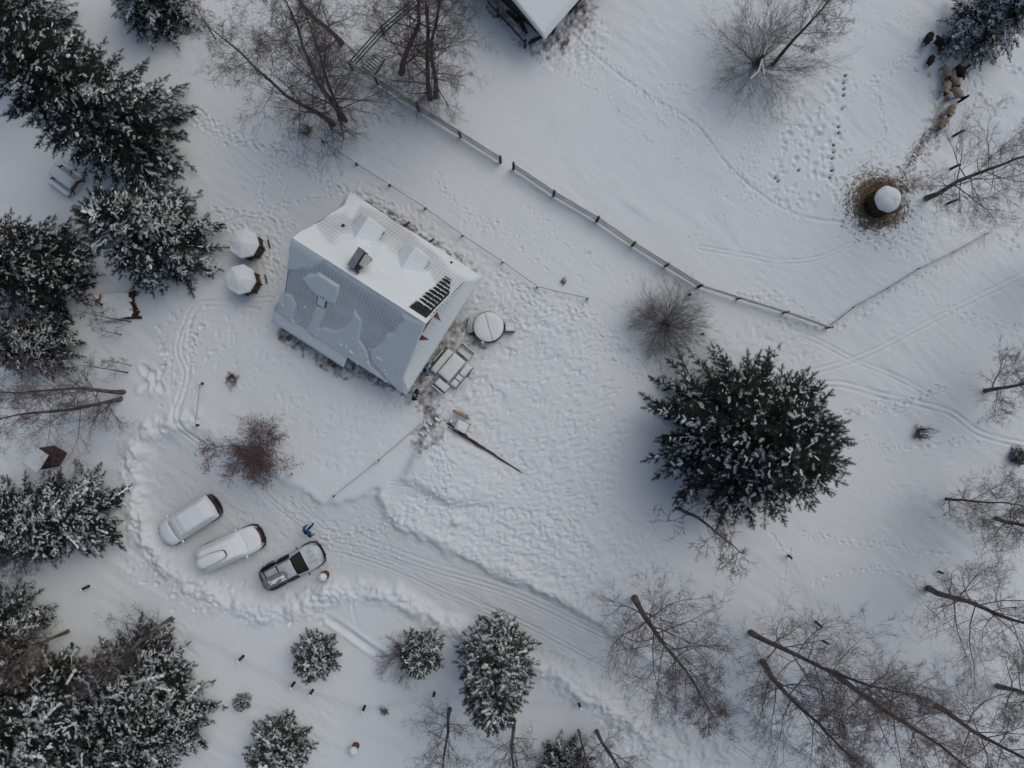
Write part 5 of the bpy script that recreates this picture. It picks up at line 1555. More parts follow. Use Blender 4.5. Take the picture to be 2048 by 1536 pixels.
FU = math.radians(50)      # long axis of the garden set
def slat_bench(px, py, rz, L, label, back=True, seed=0, patches=((0, 1),), d=0.46):
    b = G(px, py)
    t = thing('garden_bench', label, 'bench', b, rz, 'garden seats round the snowy table')
    for k in range(4):
        MB().box((0, -d / 2 + 0.06 + k * d / 4, 0.43), (L, d / 4 - 0.02, 0.03)).build('seat_slat', M['wood_old'], t)
    for sx_ in (-1, 1):
        for y in (-d / 2 + 0.05, d / 2 - 0.05):
            MB().box((sx_ * (L / 2 - 0.06), y, 0.19), (0.07, 0.07, 0.46)).build('leg', M['wood_old'], t)
        MB().bar((sx_ * (L / 2 - 0.02), d / 2 - 0.02, 0.40), (sx_ * (L / 2 - 0.02), d / 2 + 0.14, 0.92), 0.06, 0.06, up=(1, 0, 0)).build('back_post', M['wood_old'], t)
    for z, y in ((0.62, 0.05), (0.76, 0.09), (0.90, 0.13)):
        r = MB().box((0, d / 2 + y, z), (L, 0.03, 0.10)).build('back_slat', M['wood_old'], t)
    sb = MB()
    n = max(3, int(L / 0.3))
    for k in range(n):
        if random.Random(seed + k).random() < 0.75: sb.slab((L / n * 1.05, 0.07, 0.05), (-L / 2 + L / n * (k + 0.5), d / 2 + 0.13, 0.95), n=4)
    sb.build('back_snow', M['snow'], t)
    sn = MB()
    for f0, f1 in patches:
        sn.slab((L * (f1 - f0) * 0.99, d * 1.04, 0.17), (-L / 2 + L * (f0 + f1) / 2, 0, 0.445), n=10, jit=0.08, seed=seed)
    sn.build('seat_snow', M['snow'], t)
tc_ = G(905, 735)
tb = thing('garden_table', 'long garden table under a thick pad of snow beside the farmhouse', 'table', tc_, FU)
for k in range(6):
    MB().box((0, -0.40 + 0.16 * k, 0.70), (1.75, 0.145, 0.04)).build('top_plank', M['wood_old'], tb)
for sx_ in (-1, 1):
    for sy_ in (-1, 1):
        MB().box((sx_ * 0.75, sy_ * 0.36, 0.32), (0.09, 0.09, 0.74)).build('leg', M['wood_old'], tb)
MB().slab((1.73, 0.96, 0.13), (0, 0, 0.72), n=16, jit=0.12, seed=4).build('snow_cover', M['snow'], tb)
slat_bench(885, 723, FU, 1.85, 'long snowy garden bench on the house side of the table', seed=1)
slat_bench(924, 752, FU + math.pi, 1.75, 'long garden bench with broken up snow on the yard side of the table', seed=5, patches=((0, 0.5), (0.52, 0.72), (0.74, 1)))
slat_bench(931, 706, FU - math.pi / 2, 1.0, 'short snowy garden seat at the hot tub end of the table', seed=9, d=0.5)
slat_bench(885, 770, FU + math.pi / 2, 0.95, 'short snowy garden seat at the far end of the table from the hot tub', seed=12, d=0.5)

p = G(140, 361)
pt = thing('picnic_table', 'brown picnic table with attached benches under smooth snow below the tall spruce', 'picnic table', p, math.radians(-37))
for y, z, w in ((-0.72, 0.44, 0.28), (0.72, 0.44, 0.28)):
    for k in range(2):
        MB().box((0, y + (k - 0.5) * 0.145, z), (1.85, 0.135, 0.045)).build('seat_plank', M['wood_red'], pt)
    MB().slab((1.8, 0.29, 0.20), (-0.03, y, z + 0.023), n=12, jit=0.05, seed=int(z * 100)).build('seat_snow', M['snow'], pt)
for k in range(5):
    MB().box((0, -0.30 + 0.15 * k, 0.74), (1.85, 0.14, 0.045)).build('top_plank', M['wood_red'], pt)
MB().slab((1.78, 0.72, 0.22), (-0.03, 0, 0.763), n=14, jit=0.04, seed=8).build('top_snow', M['snow'], pt)
for sx_ in (-1, 1):
    MB().box((sx_ * 0.78, 0, 0.38), (0.06, 1.72, 0.10)).build('cross_beam', M['wood_red'], pt)
    for s2 in (-1, 1):
        MB().bar((sx_ * 0.85, s2 * 0.62, -0.1), (sx_ * 0.85, s2 * 0.22, 0.72), 0.08, 0.06, up=(1, 0, 0)).build('leg', M['wood_red'], pt)

# ------------------------------------------------------------------ retaining wall of brushwood, steps, chest
a, b2 = G(889, 848), G(1050, 951)
a.z = GZ(a.x + 0.3, a.y + 0.5); 
rw_ = thing('brushwood_barrier', 'low barrier of stacked brushwood tapering out across the yard', 'barrier', a)
d = b2 - a
dn = Vector((d.x, d.y, 0)).normalized(); nn = Vector((-dn.y, dn.x, 0))
g = random.Random(3)
for k in range(46):
    f0 = g.uniform(0, 0.72); f1 = min(1.0, f0 + g.uniform(0.12, 0.3))
    hmax = 0.55 * (1 - f0) + 0.05
    z = g.uniform(0, hmax) * (1 - f0 * 0.3)
    o = nn * (0.02 + 0.16 * (1 - f0) * (1 - z / (hmax + .01)) + g.uniform(-.03, .03))
    pz = lambda f: GZ(a.x + dn.x * d.length * f + nn.x * 0.25, a.y + dn.y * d.length * f + nn.y * 0.25) - a.z
    q0 = dn * d.length * f0 + o + Vector((0, 0, pz(f0) + z)); q1 = dn * d.length * f1 + o + Vector((0, 0, pz(f1) + z * (1 - f1) / (1 - f0 + .05)))
    MB().tube([q0, q0.lerp(q1, 0.5) + nn * g.uniform(-.03, .03), q1], [0.028, 0.026, 0.015], 5).build('branch', M['wood_old' if k % 3 else 'wood_dark'], rw_)
# stone steps between the lawn and the lane
for k, (px, py) in enumerate(((872, 838), (862, 848), (853, 859), (846, 870))):
    p = G(px, py)
    t = thing('stone_step', 'flat stone step partly cleared of snow, ' + ['top one of the flight', 'second from the top of the flight', 'third from the top of the flight', 'lowest one of the flight'][k], 'step', p, math.radians(-35))
    MB().box((0, 0, 0.02), (0.75 - 0.05 * k, 0.22, 0.10)).build('slab', material('grey_stone', (0.22, 0.22, 0.22), 0.9, var=0.3, vscale=6) if k == 0 else bpy.data.materials['grey_stone'], t)
    MB().slab((0.40, 0.16, 0.04), (0.12 * (-1) ** k, 0.02, 0.07), n=8, jit=0.5, seed=k).lumpy(0.12, k).build('snow_patch', M['snow'], t)
p = G(925, 852)
cb = thing('garden_chest', 'square wooden chest capped with snow beside the brushwood barrier', 'chest', p, math.radians(-28))
MB().box((0, 0, 0.30), (0.75, 0.62, 0.62)).build('box', M['wood_dark'], cb)
MB().box((-0.02, 0, 0.63), (0.80, 0.68, 0.05)).build('lid', M['wood_dark'], cb)
MB().slab((0.80, 0.68, 0.16), (-0.02, 0, 0.655), n=12).build('lid_snow', M['snow'], cb)
MB().box((-0.1, -0.12, 0.80), (0.32, 0.30, 0.18)).build('bucket_box', M['wood_dark'], cb)
MB().slab((0.36, 0.34, 0.10), (-0.1, -0.12, 0.89), n=8).build('box_snow', M['snow'], cb)
for s in (-1, 1):
    MB().bar((0.40, s * 0.36, 0), (0.40, s * 0.36, 0.7), 0.05, 0.05, up=(1, 0, 0)).build('post', M['wood_old'], cb)
p = G(903, 842)
t = thing('bucket', 'small snow filled bucket beside the square chest', 'bucket', p)
MB().lathe([(0.12, -0.05), (0.16, 0.25), (0.17, 0.26), (0.15, 0.24), (0.15, 0.21)], 14).build('bucket', M['dark_metal'], t)
MB().lathe([(0.15, 0.20), (0.14, 0.27), (0.06, 0.31), (0.01, 0.315)], 14).build('snow_fill', M['snow'], t)

# ------------------------------------------------------------------ cars
def make_car(name, label, px, py, rz, L=4.35, Wd=1.70, Ht=1.45, paint=None, snow=None, box=None, bare_glass=True, hatch=True, rails=True, long_hood=True, tail_mat=None):
    """x forward; body lofted from cross-sections. snow: thickness of the blanket (None = thin patches only)"""
    q = P(px, py, 0.75); b = Vector((q.x, q.y, GZ(q.x, q.y) - 0.02))
    t = thing(name, label, 'car', b, rz)
    h = L / 2
    # stations: x, sill z, belt z, top z, half width at belt, half width at top
    cowl = 0.22 if long_hood else 0.30
    st = [(-h, .42, .70, .74, .60, .50), (-h + .06, .28, .82, .90, .74, .60), (-h + .16, .24, .90, 1.06, .80, .62), (-h + .42, .20, .94, Ht - .09, .83, .60),
          (-h + .75, .19, .95, Ht - .02, .84, .60), (-0.6, .19, .94, Ht, .85, .61), (0.05, .19, .93, Ht - .01, .85, .61), (h * cowl - .15, .19, .92, Ht - .08, .85, .60),
          (h * cowl + .25, .19, .92, Ht - .24, .85, .62), (h * cowl + .62, .19, .90, .97, .84, .72), (h - .75, .20, .86, .91, .83, .70), (h - .38, .22, .78, .83, .80, .64),
          (h - .13, .28, .66, .70, .72, .56), (h, .38, .54, .57, .58, .46)]
    k = Wd / 1.70
    grid = []
    for x, zs, zb, zt, wb_, wt in st:
        wb_, wt = wb_ * k, wt * k
        row = [(wb_ * 0.90, zs), (wb_ * 1.0, zs + 0.16), (wb_ * 1.0, (zs + zb) / 2 + 0.08), (wb_ * 0.985, zb), (wb_ + (wt - wb_) * 0.72, zb + (zt - zb) * 0.72), (wt, zt - 0.035), (wt * 0.72, zt), (wt * 0.30, zt + 0.02)]
        full = row + [(-y, z) for y, z in row[::-1]]
        grid.append([Vector((x - (0.34 if x > 0 else 0.17) * (abs(y) / 0.85) ** 2 * (1 if x > 0 else -1) * (abs(x) / h) ** 5, y, z)) for y, z in full])
    ns, nr = len(grid), len(grid[0])
    def patch(nm, i0, i1, js, mat, off=0.0, parent=t, sub=True, shrink=0.0):
        m_ = MB()
        vs, fs = [], []
        rows = list(range(i0, i1 + 1))
        for i in rows:
            for j in js:
                p = grid[i][j % nr].copy()
                c = Vector((p.x, 0, 0.6))
                n = (p - c).normalized()
                vs.append(p + n * off)
        w = len(js)
        for a in range(len(rows) - 1):
            for c in range(w - 1):
                fs.append([a * w + c, a * w + c + 1, (a + 1) * w + c + 1, (a + 1) * w + c])
        m_.add(vs, fs, True)
        o = m_.build(nm, mat, parent)
        md = o.modifiers.new('round', 'SUBSURF'); md.levels = 2; md.render_levels = 2
        if off: 
            so = o.modifiers.new('thick', 'SOLIDIFY'); so.thickness = 0.012; so.offset = 0
        return o
    body = patch('body', 0, ns - 1, list(range(nr)) , paint)
    # close underside and ends
    me = body.data
    bm = bmesh.new(); bm.from_mesh(me)
    bm.verts.ensure_lookup_table()
    for i in range(ns - 1):
        bm.faces.new([bm.verts[i * nr + nr - 1], bm.verts[i * nr], bm.verts[(i + 1) * nr], bm.verts[(i + 1) * nr + nr - 1]])
    bm.faces.new([bm.verts[j] for j in range(nr)]); bm.faces.new([bm.verts[(ns - 1) * nr + j] for j in range(nr)][::-1])
    for f in bm.faces: f.smooth = True
    bmesh.ops.recalc_face_normals(bm, faces=bm.faces)
    bm.to_mesh(me); bm.free()
    ws = patch('windscreen', 7, 9, [5, 6, 7, 8, 9, 10], M['glass'], 0.012)
    patch('rear_window', 2, 3, [5, 6, 7, 8, 9, 10], M['glass'], 0.012)
    for js in ([3, 4, 5], [10, 11, 12]):
        patch('side_window', 3, 5, js, M['glass'], 0.010)
        patch('side_window', 5, 7, js, M['glass'], 0.010)
    for s in (1, -1):
        for x in (h * 0.60, -h * 0.60):
            wh = MB()
            y = s * 0.76 * k
            R = 0.31
            prof = [(R * 0.55, -0.10), (R * 0.93, -0.10), (R, -0.07), (R, 0.07), (R * 0.93, 0.10), (R * 0.55, 0.10)]
            tm = MB().lathe(prof, 22); tm.v = [(x + a, y + c, R + b_) for a, b_, c in tm.v]
            wo = tm.build('wheel', M['rubber'], t)
            rm = MB().lathe([(0.02, -0.09), (R * 0.58, -0.09), (R * 0.58, 0.115), (R * 0.45, 0.085), (0.05, 0.11)], 18); rm.v = [(x + a, y + c * s, R + b_) for a, b_, c in rm.v]
            rm.build('rim', M['grey_metal'], wo)
        mr_ = MB().lathe([(0.01, -0.1), (0.07, -0.09), (0.085, 0), (0.07, 0.09), (0.01, 0.1)], 10, sy=0.55)
        mr_.v = [(h * cowl + 0.42 + b_ * 0.7, s * (0.93 * k) + c, 0.97 + a * 0.9) for a, b_, c in mr_.v]
        mo = mr_.build('mirror', M['plastic'], t)
        if snow: MB().slab((0.13, 0.19, 0.07), (h * cowl + 0.42, s * 0.93 * k, 1.03), n=6).build('mirror_snow', M['snow'], mo)
        MB().box((h - 0.27, s * 0.62 * k, 0.665), (0.30, 0.16, 0.09), rz=s * -0.6).build('headlight', M['lamp_glass'], t)
        MB().box((-h + 0.20, s * 0.64 * k, 0.80), (0.10, 0.10, 0.20), rz=s * 0.5).build('tail_light', tail_mat or M['wood_red'], t)
        if rails:
            MB().tube([(-h + 0.6, s * 0.56 * k, Ht - 0.02), (-h + 0.75, s * 0.56 * k, Ht + 0.05), (h * cowl - 0.25, s * 0.56 * k, Ht + 0.03), (h * cowl - 0.1, s * 0.56 * k, Ht - 0.07)], 0.02, 6).build('roof_rail', M['plastic'], t)
    MB().box((h - 0.02, 0, 0.46), (0.08, 0.80 * k, 0.16)).build('grille', M['plastic'], t)
    for x, sg in ((h - 0.10, 1), (-h + 0.08, -1)):
        bp_ = MB().tube([(x - sg * 0.42, -0.80 * k, 0.40), (x - sg * 0.10, -0.66 * k, 0.40), (x + sg * 0.03, -0.3 * k, 0.40), (x + sg * 0.05, 0, 0.40), (x + sg * 0.03, 0.3 * k, 0.40), (x - sg * 0.10, 0.66 * k, 0.40), (x - sg * 0.42, 0.80 * k, 0.40)], 0.085, 8)
        bp_.build('bumper', M['plastic'], t)
    # top surface of the body for the snow blanket
    xs = np.array([r_[0] for r_ in st])
    zt = np.array([r_[3] for r_ in st]); wt = np.array([r_[5] for r_ in st]) * k; zb = np.array([r_[2] for r_ in st]); wb2 = np.array([r_[4] for r_ in st]) * k
    def blanket(x0, x1, th, nm, seed, full=True, wfac=1.0):
        nx, ny = 90, 24
        g_ = np.linspace(0, 1, nx + 1)
        X_ = (x0 + (x1 - x0) * g_)[:, None].repeat(ny + 1, 1)
        Ztop = np.interp(X_[:, 0], xs, zt); WT = np.interp(X_[:, 0], xs, wt); WB = np.interp(X_[:, 0], xs, wb2); ZB = np.interp(X_[:, 0], xs, zb)
        # soften steps of the profile so that the snow rounds them
        ker = np.array([1, 2, 1]) / 4.0
        Zs = np.convolve(np.pad(Ztop, 1, 'edge'), ker, 'valid')
        f = np.linspace(-1, 1, ny + 1)[None, :].repeat(nx + 1, 0)
        wide = (WB * 1.01 if full else WT * wfac)[:, None]
        Yv = f * wide
        a = np.abs(Yv)
        drop = np.clip((a - WT[:, None] * 0.92) / (WB[:, None] - WT[:, None] * 0.92 + 1e-6), 0, 1)
        Zv = Zs[:, None] + (ZB[:, None] + 0.02 - Zs[:, None]) * drop ** 1.15
        e = np.minimum(np.minimum((X_ - x0) / 0.10, (x1 - X_) / 0.10), (wide - a) / 0.07)
        tv_ = th * (1 - 0.65 * drop) * np.sqrt(np.clip(1 - (1 - np.clip(e, 0, 1)) ** 2, 0, 1)) + 0.02
        tv_ = tv_ * (1 + 0.2 * vnoise(X_ + 50, Yv + 50, 0.5, seed))
        for xg, dg in ((h * cowl + 0.66, 0.5), (h * cowl - 0.10, 0.25), (-h + 0.36, 0.45)):
            tv_ = tv_ * (1 - dg * np.exp(-((X_ - xg + 0.10 * (Yv / 0.7) ** 2 * np.sign(xg)) / 0.045) ** 2))
        X_ = X_ - np.where(X_ > 0, 0.34, -0.17) * (a / 0.85) ** 2 * (np.abs(X_) / h) ** 5
        V3 = np.stack([X_, Yv, Zv + tv_], -1).reshape(-1, 3)
        idx = np.arange((nx + 1) * (ny + 1)).reshape(nx + 1, ny + 1)
        F = np.stack([idx[:-1, :-1], idx[1:, :-1], idx[1:, 1:], idx[:-1, 1:]], -1).reshape(-1, 4)
        return link(nm, npmesh(nm, V3, F, True), M['snow'], t)
    if snow:
        blanket(*snow, 'snow_cover', 5)
    if box:
        x0, x1, yc, wd, sn_ = box
        bx_ = MB(); n = 24; vs = []
        for f, z in ((0.94, 0.0), (1.0, 0.06), (1.0, 0.16), (0.92, 0.27), (0.6, 0.33), (0.05, 0.34)):
            for i in range(n):
                a = 2 * math.pi * i / n
                cx = math.copysign(abs(math.cos(a)) ** 0.45, math.cos(a)); cy = math.copysign(abs(math.sin(a)) ** 0.55, math.sin(a))
                tap = 1 - 0.22 * max(0, cx)
                vs.append(((x0 + x1) / 2 + (x1 - x0) / 2 * f * cx, yc + wd / 2 * f * cy * tap, Ht + 0.08 + z))
        fs = [[r_ * n + i, r_ * n + (i + 1) % n, (r_ + 1) * n + (i + 1) % n, (r_ + 1) * n + i] for r_ in range(5) for i in range(n)] + [list(range(n))[::-1], [5 * n + i for i in range(n)]]
        bx_.add(vs, fs, True)
        bo = bx_.build('roof_box', M['dark_metal'] if sn_ else M['box_grey'], t)
        for xx in (x0 + 0.35, x1 - 0.45):
            MB().box((xx, 0, Ht + 0.06), (0.06, 1.18 * k, 0.035)).build('cross_bar', M['plastic'], t)
        if sn_:
            sv_ = [(x, y, z + 0.10 if z > Ht + 0.3 else z + 0.06) for x, y, z in vs[2 * n:]]
            sm_ = MB(); sm_.add([((x - (x0 + x1) / 2) * 0.985 + (x0 + x1) / 2, yc + (y - yc) * 0.975, z) for x, y, z in sv_], [[r_ * n + i, r_ * n + (i + 1) % n, (r_ + 1) * n + (i + 1) % n, (r_ + 1) * n + i] for r_ in range(3) for i in range(n)] + [[3 * n + i for i in range(n)]], True)
            sm_.build('box_snow', M['snow'], bo)
    return t, blanket, k

M['paint_dark'] = material('dark_grey_car_paint', (0.035, 0.036, 0.04), 0.35, metal=0.3, coat=0.5)
M['paint_silver'] = material('silver_frosted_paint', (0.46, 0.51, 0.55), 0.5, var=0.12, vscale=2.5, metal=0.15)
M['paint_brown'] = material('dark_brown_car_paint', (0.05, 0.032, 0.028), 0.4, metal=0.3, coat=0.4)
M['paint_red'] = material('dark_red_car_paint', (0.10, 0.018, 0.016), 0.4, metal=0.2, coat=0.4)
M['box_grey'] = material('grey_roof_box', (0.20, 0.21, 0.225), 0.45, var=0.15, vscale=2)
M['red_lens'] = material('red_lens', (0.22, 0.02, 0.02), 0.25)

make_car('parked_car', 'snow buried hatchback nearest the piled bank, only its dark rear bumper showing', 372, 1044, math.radians(32.4 + 180), 4.35, 1.74, 1.5,
         M['paint_brown'], snow=(-2.06, 2.14, 0.14), rails=False, tail_mat=M['red_lens'])
make_car('parked_car', 'snow buried dark red estate car with roof box in the middle of the three', 456, 1099, math.radians(23.5), 4.55, 1.74, 1.45,
         M['paint_red'], snow=(-2.24, 2.10, 0.12), box=(-2.0, 0.05, -0.12, 0.78, True), tail_mat=M['red_lens'])
car3, bl3, k3 = make_car('parked_car', 'silver estate car swept clear of snow with dark windscreen and roof box', 580, 1136, math.radians(27.5), 4.45, 1.72, 1.45,
         M['paint_silver'], box=(-1.85, -0.15, -0.20, 0.72, False), tail_mat=M['red_lens'])
# dark lower flanks of the swept car and leftover snow on the box and bonnet
sn = MB()
for k_, (x, y, a, b_) in enumerate(((-0.75, -0.22, 0.9, 0.16), (-1.25, -0.30, 0.7, 0.14), (-0.5, -0.38, 0.5, 0.10), (-1.45, -0.12, 0.5, 0.12))):
    sn.slab((a, b_, 0.045), (x, y, 1.45 + 0.08 + 0.325), n=7, jit=0.4, seed=k_)
tag(sn.lumpy(0.12, 3).build('leftover_snow', M['snow'], car3), kind='stuff')
for y in (-0.34, 0.0, 0.34):
    MB().box((1.35, y, 0.945), (0.9, 0.014, 0.012), m=Matrix.Rotation(math.radians(4), 3, 'Y')).build('bonnet_crease', M['paint_dark'], car3)

# ------------------------------------------------------------------ people and animals
def skin_mesh(name, joints, edges, root=0, sub=2):
    """joints: list of ((x, y, z), (rx, ry)); returns evaluated continuous mesh"""
    me = bpy.data.meshes.new(name)
    me.from_pydata([j[0] for j in joints], edges, [])
    o = bpy.data.objects.new(name + '_tmp', me)
    COL.objects.link(o)
    o.modifiers.new('skin', 'SKIN').use_smooth_shade = True
    for i, j in enumerate(joints):
        sv = me.skin_vertices[0].data[i]
        sv.radius = j[1] if hasattr(j[1], '__len__') else (j[1], j[1])
        sv.use_root = (i == root)
    ss = o.modifiers.new('sub', 'SUBSURF'); ss.levels = sub; ss.render_levels = sub
    dg = bpy.context.evaluated_depsgraph_get()
    out = bpy.data.meshes.new_from_object(o.evaluated_get(dg))
    out.name = name
    bpy.data.objects.remove(o); bpy.data.meshes.remove(me)
    return out

def color_faces(me, mats, rule):
    for m in mats: me.materials.append(m)
    for p_ in me.polygons:
        p_.material_index = rule(p_.center); p_.use_smooth = True

M['skin'] = material('skin', (0.42, 0.26, 0.20), 0.6)
M['jacket_blue'] = material('blue_jacket', (0.012, 0.09, 0.27), 0.75, var=0.15, vscale=12)
M['jacket_teal'] = material('teal_jacket', (0.10, 0.25, 0.27), 0.75, var=0.2, vscale=10)
M['cloth_black'] = material('black_cloth', (0.012, 0.012, 0.014), 0.85)
M['hair'] = material('dark_hair', (0.015, 0.012, 0.010), 0.7)

def hand(name, at, d, mat, parent):
    """palm with four fingers and a thumb, slightly curled"""
    at = Vector(at); d = Vector(d).normalized(); s = d.cross(Vector((0.2, 0.3, 1))).normalized(); n = s.cross(d)
    m = MB()
    m.tube([at - d * 0.01, at + d * 0.04, at + d * 0.085], [0.026, 0.038, 0.036], 8)
    for k, (o, l) in enumerate(((-0.030, 0.062), (-0.010, 0.075), (0.010, 0.070), (0.030, 0.055))):
        p0 = at + d * 0.08 + s * o
        m.tube([p0, p0 + d * l * 0.5 - n * 0.008, p0 + d * l - n * 0.03], [0.0095, 0.009, 0.007], 6)
    p0 = at + d * 0.03 + s * 0.035
    m.tube([p0, p0 + d * 0.03 + s * 0.025, p0 + d * 0.062 + s * 0.028 - n * 0.01], [0.011, 0.010, 0.008], 6)
    return m.build(name, mat, parent)

def person(px, py, rz, label, jacket, trousers, pose, hat):
    b = G(px, py)
    t = thing('person', label, 'person', b, rz)
    hip, chest, neck, head, sh = pose['hip'], pose['chest'], pose['neck'], pose['head'], 0.19
    J = [(hip, (0.20, 0.17)), (chest, (0.23, 0.18)), (neck, (0.085, 0.08)), (head, (0.098, 0.105)), ((head[0] + 0.01, head[1], head[2] + 0.11), (0.075, 0.085))]
    E = [(0, 1), (1, 2), (2, 3), (3, 4)]
    for s, key in ((1, 'l'), (-1, 'r')):
        sx_ = (chest[0], chest[1] + s * sh, chest[2] + 0.06)
        el, wr = pose['elbow_' + key], pose['wrist_' + key]
        n = len(J)
        J += [(sx_, (0.115, 0.115)), (el, (0.09, 0.09)), (wr, (0.055, 0.055))]
        E += [(1, n), (n, n + 1), (n + 1, n + 2)]
        kn, an, toe = pose['knee_' + key], pose['ankle_' + key], pose['toe_' + key]
        n = len(J)
        J += [((hip[0], hip[1] + s * 0.10, hip[2] - 0.10), (0.105, 0.105)), (kn, (0.075, 0.075)), (an, (0.058, 0.058)), (toe, (0.055, 0.045))]
        E += [(0, n), (n, n + 1), (n + 1, n + 2), (n + 2, n + 3)]
    me = skin_mesh('body', J, E)
    hz_ = hip[2]
    def rule(c):
        if c.z > neck[2] + 0.02 and (Vector(c) - Vector(head)).length < 0.3: return 2
        if c.z > hz_ - 0.16: return 0
        return 1 if c.z > 0.14 else 3
    color_faces(me, [jacket, trousers, M['skin'], M['cloth_black']], rule)
    link('body', me, None, t)
    hd = Vector(head)
    hm = MB().lathe([(0.118, -0.01), (0.125, 0.04), (0.115, 0.10), (0.07, 0.155), (0.01, 0.17)], 14, hd + Vector((-0.015, 0, 0.0)))
    hm.build('hat' if hat else 'hair', hat or M['hair'], t)
    # face on the front of the head
    fc = MB()
    fc.lathe([(0.004, -0.03), (0.02, -0.01), (0.012, 0.02)], 6, hd + Vector((0.115, 0, 0.0)))
    fc.build('nose', M['skin'], t)
    for s in (1, -1):
        MB().lathe([(0.004, -0.012), (0.013, 0), (0.004, 0.012)], 8, hd + Vector((0.098, s * 0.036, 0.02))).build('eye', M['hair'], t)
        MB().lathe([(0.006, -0.03), (0.02, 0), (0.006, 0.03)], 6, hd + Vector((0, s * 0.105, 0.0))).build('ear', M['skin'], t)
        el, wr = Vector(pose['elbow_' + ('l' if s > 0 else 'r')]), Vector(pose['wrist_' + ('l' if s > 0 else 'r')])
        hand('hand', wr, wr - el, M['skin'], t)
    MB().box(hd + Vector((0.10, 0, -0.055)), (0.012, 0.05, 0.012)).build('mouth', M['wood_red'], t)
    return t
WALK = dict(hip=(0, 0, 0.92), chest=(0.10, 0, 1.32), neck=(0.14, 0, 1.50), head=(0.19, 0, 1.62),
            elbow_l=(0.22, 0.34, 1.12), wrist_l=(0.44, 0.26, 1.10), elbow_r=(-0.10, -0.32, 1.10), wrist_r=(0.10, -0.40, 0.92),
            knee_l=(0.24, 0.10, 0.52), ankle_l=(0.30, 0.10, 0.09), toe_l=(0.48, 0.11, 0.05), knee_r=(-0.04, -0.10, 0.50), ankle_r=(-0.34, -0.10, 0.14), toe_r=(-0.20, -0.11, 0.05))
STAND = dict(hip=(0, 0, 0.90), chest=(0.03, 0, 1.30), neck=(0.04, 0, 1.48), head=(0.06, 0, 1.60),
             elbow_l=(0.0, 0.34, 1.08), wrist_l=(0.16, 0.30, 0.88), elbow_r=(0.02, -0.33, 1.08), wrist_r=(0.22, -0.22, 0.95),
             knee_l=(0.03, 0.11, 0.48), ankle_l=(0.0, 0.12, 0.08), toe_l=(0.17, 0.14, 0.05), knee_r=(0.03, -0.11, 0.48), ankle_r=(-0.02, -0.12, 0.08), toe_r=(0.15, -0.14, 0.05))
person(623, 1059, math.radians(58), 'person in blue jacket and black trousers walking past the swept silver car', M['jacket_blue'], M['cloth_black'], WALK, None)
person(857, 741, math.radians(200), 'person in teal jacket standing close under the house eave by the bench', M['jacket_teal'], M['cloth_black'], STAND, M['cloth_black'])
person(834, 789, math.radians(-20), 'person in black and teal walking by the house corner above the stone steps', M['cloth_black'], M['cloth_black'], STAND, M['jacket_teal'])

def quad_joints(L, Hs, body, belly, head_drop, neck_up, leg=0.045, head=0.09, tail=0.3, snout=0.2, step=0.06):
    """four-legged body, x forward: chest, belly, rump, neck, head, muzzle, legs with joints, tail"""
    f, r = L * 0.30, -L * 0.34
    J = [((0, 0, Hs), (body * 0.95, belly)), ((f, 0, Hs + 0.01), (body, belly * 1.1)), ((r, 0, Hs + 0.01), (body * 0.92, belly * 0.92)),
         ((f + L * 0.16, 0, Hs + neck_up * 0.6), (body * 0.55, body * 0.6)), ((f + L * 0.28, 0, Hs + neck_up), (head, head)), ((f + L * 0.28 + snout, 0, Hs + neck_up - head_drop), (head * 0.5, head * 0.5)),
         ((r - tail * 0.4, 0, Hs + 0.02), (0.04, 0.04)), ((r - tail, 0, Hs - tail * 0.25), (0.02, 0.02))]
    E = [(0, 1), (0, 2), (1, 3), (3, 4), (4, 5), (2, 6), (6, 7)]
    for s in (1, -1):
        n = len(J); sx_ = step * s
        J += [((f + 0.02, s * body * 0.6, Hs * 0.62), (leg * 1.5, leg * 1.5)), ((f + 0.03 + sx_, s * body * 0.55, Hs * 0.33), (leg, leg)), ((f + 0.01 + sx_ * 1.6, s * body * 0.55, 0.03), (leg * 0.85, leg * 0.8))]
        E += [(1, n), (n, n + 1), (n + 1, n + 2)]
        n = len(J)
        J += [((r + 0.06, s * body * 0.62, Hs * 0.60), (leg * 1.8, leg * 1.6)), ((r - 0.08 - sx_, s * body * 0.55, Hs * 0.33), (leg, leg)), ((r - 0.03 - sx_ * 1.4, s * body * 0.55, 0.03), (leg * 0.85, leg * 0.8))]
        E += [(2, n), (n, n + 1), (n + 1, n + 2)]
    return J, E

M['wool_tan'] = material('tan_wool', (0.30, 0.235, 0.165), 0.95, var=0.25, vscale=14, bump=0.9, bscale=40)
M['wool_cream'] = material('cream_wool', (0.36, 0.31, 0.24), 0.95, var=0.2, vscale=14, bump=0.9, bscale=40)
M['wool_dark'] = material('dark_brown_wool', (0.035, 0.027, 0.023), 0.95, var=0.3, vscale=14, bump=0.9, bscale=40)
M['sheep_face'] = material('black_face', (0.012, 0.011, 0.011), 0.8)
M['dog_fur'] = material('cream_dog_fur', (0.42, 0.33, 0.22), 0.9, col2=(0.30, 0.22, 0.14), vscale=6, bump=0.6, bscale=40)

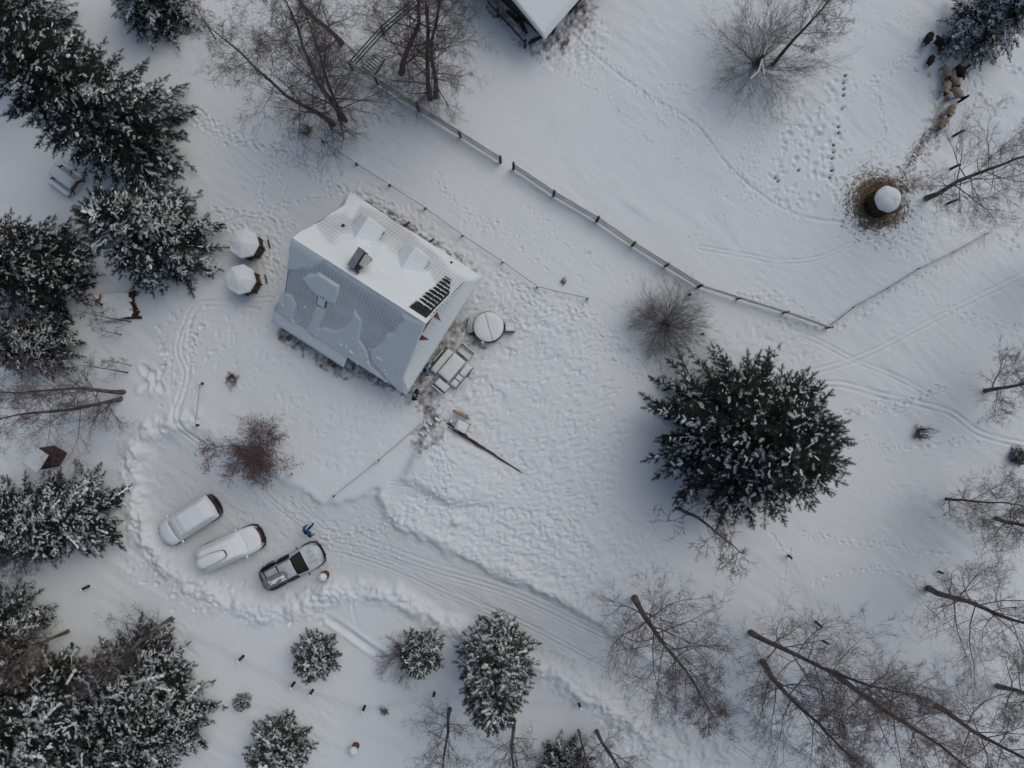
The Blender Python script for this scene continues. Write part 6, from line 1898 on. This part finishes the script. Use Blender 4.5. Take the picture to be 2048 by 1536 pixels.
J, E = quad_joints(0.95, 0.56, 0.235, 0.235, 0.12, 0.12, leg=0.035, head=0.085, tail=0.16, snout=0.15)
sheep_me = {}
for nm in ('wool_tan', 'wool_cream', 'wool_dark'):
    me = skin_mesh('body', J, E)
    # fluffed fleece
    g = random.Random(4)
    for v in me.vertices:
        if v.co.x < 0.42 and v.co.z > 0.34:
            n = v.normal; v.co += n * (0.025 * math.sin(v.co.x * 31 + v.co.y * 17) * math.cos(v.co.y * 29 + v.co.z * 23) + 0.012)
    color_faces(me, [M[nm], M['sheep_face']], lambda c: 1 if (c.x > 0.46 or c.z < 0.30) else 0)
    sheep_me[nm] = me
def sheep(px, py, hx, hy, label, kind, size=1.0, head_down=False):
    b = G(px, py); h_ = P(hx, hy) - P(px, py)
    t = thing('sheep', label, 'sheep', b, math.atan2(h_.y, h_.x), 'sheep in the pen')
    t.scale = (size,) * 3
    link('body', sheep_me[kind], None, t)
    for s in (1, -1):
        MB().lathe([(0.006, 0), (0.032, 0.04), (0.03, 0.08), (0.005, 0.12)], 6, sx=0.5).mesh('x')
        e = MB().tube([(0.52, s * 0.06, 0.72), (0.51, s * 0.12, 0.72), (0.50, s * 0.17, 0.69)], [0.02, 0.03, 0.008], 6).build('ear', M['sheep_face'], t)
for a in [
    (1850, 82, 1843, 96, 'dark brown sheep standing furthest from the other sheep beside the spruce', 'wool_dark', 0.95),
    (1872, 96, 1866, 86, 'dark sheep half hidden beneath the snowy spruce boughs', 'wool_dark', 0.95),
    (1855, 125, 1850, 136, 'small dark grey sheep standing alone near the spruce', 'wool_dark', 0.8),
    (1883, 148, 1886, 160, 'tan sheep walking first out of the spruce shade', 'wool_tan', 0.95),
    (1911, 148, 1915, 161, 'dark sheep beside the wire fence post at the spruce', 'wool_dark', 0.95),
    (1897, 167, 1905, 180, 'tan sheep in the middle of the tight group', 'wool_tan', 1.0),
    (1884, 180, 1880, 193, 'pale sheep walking outermost of the tight group', 'wool_cream', 1.0),
    (1904, 190, 1911, 201, 'pale sheep turning towards the wire fence', 'wool_cream', 1.0),
    (1893, 226, 1887, 238, 'tan sheep following the leader of the line', 'wool_tan', 0.95),
    (1877, 252, 1866, 264, 'tan sheep leading the line towards the hay feeder', 'wool_tan', 1.0)]:
    sheep(*a)

# dog by the chest
J, E = quad_joints(0.95, 0.52, 0.14, 0.145, 0.06, 0.14, leg=0.038, head=0.09, tail=0.30, snout=0.16)
me = skin_mesh('body', J, E)
color_faces(me, [M['dog_fur'], M['wood_dark']], lambda c: 1 if c.x > 0.62 else 0)
b = G(926, 829)
t = thing('dog', 'cream coloured dog walking towards the house beside the square chest', 'dog', b, math.radians(155))
link('body', me, None, t)
for s in (1, -1):
    MB().tube([(0.54, s * 0.06, 0.74), (0.52, s * 0.11, 0.72), (0.53, s * 0.12, 0.64)], [0.02, 0.032, 0.008], 6).build('ear', M['wood_red'], t)
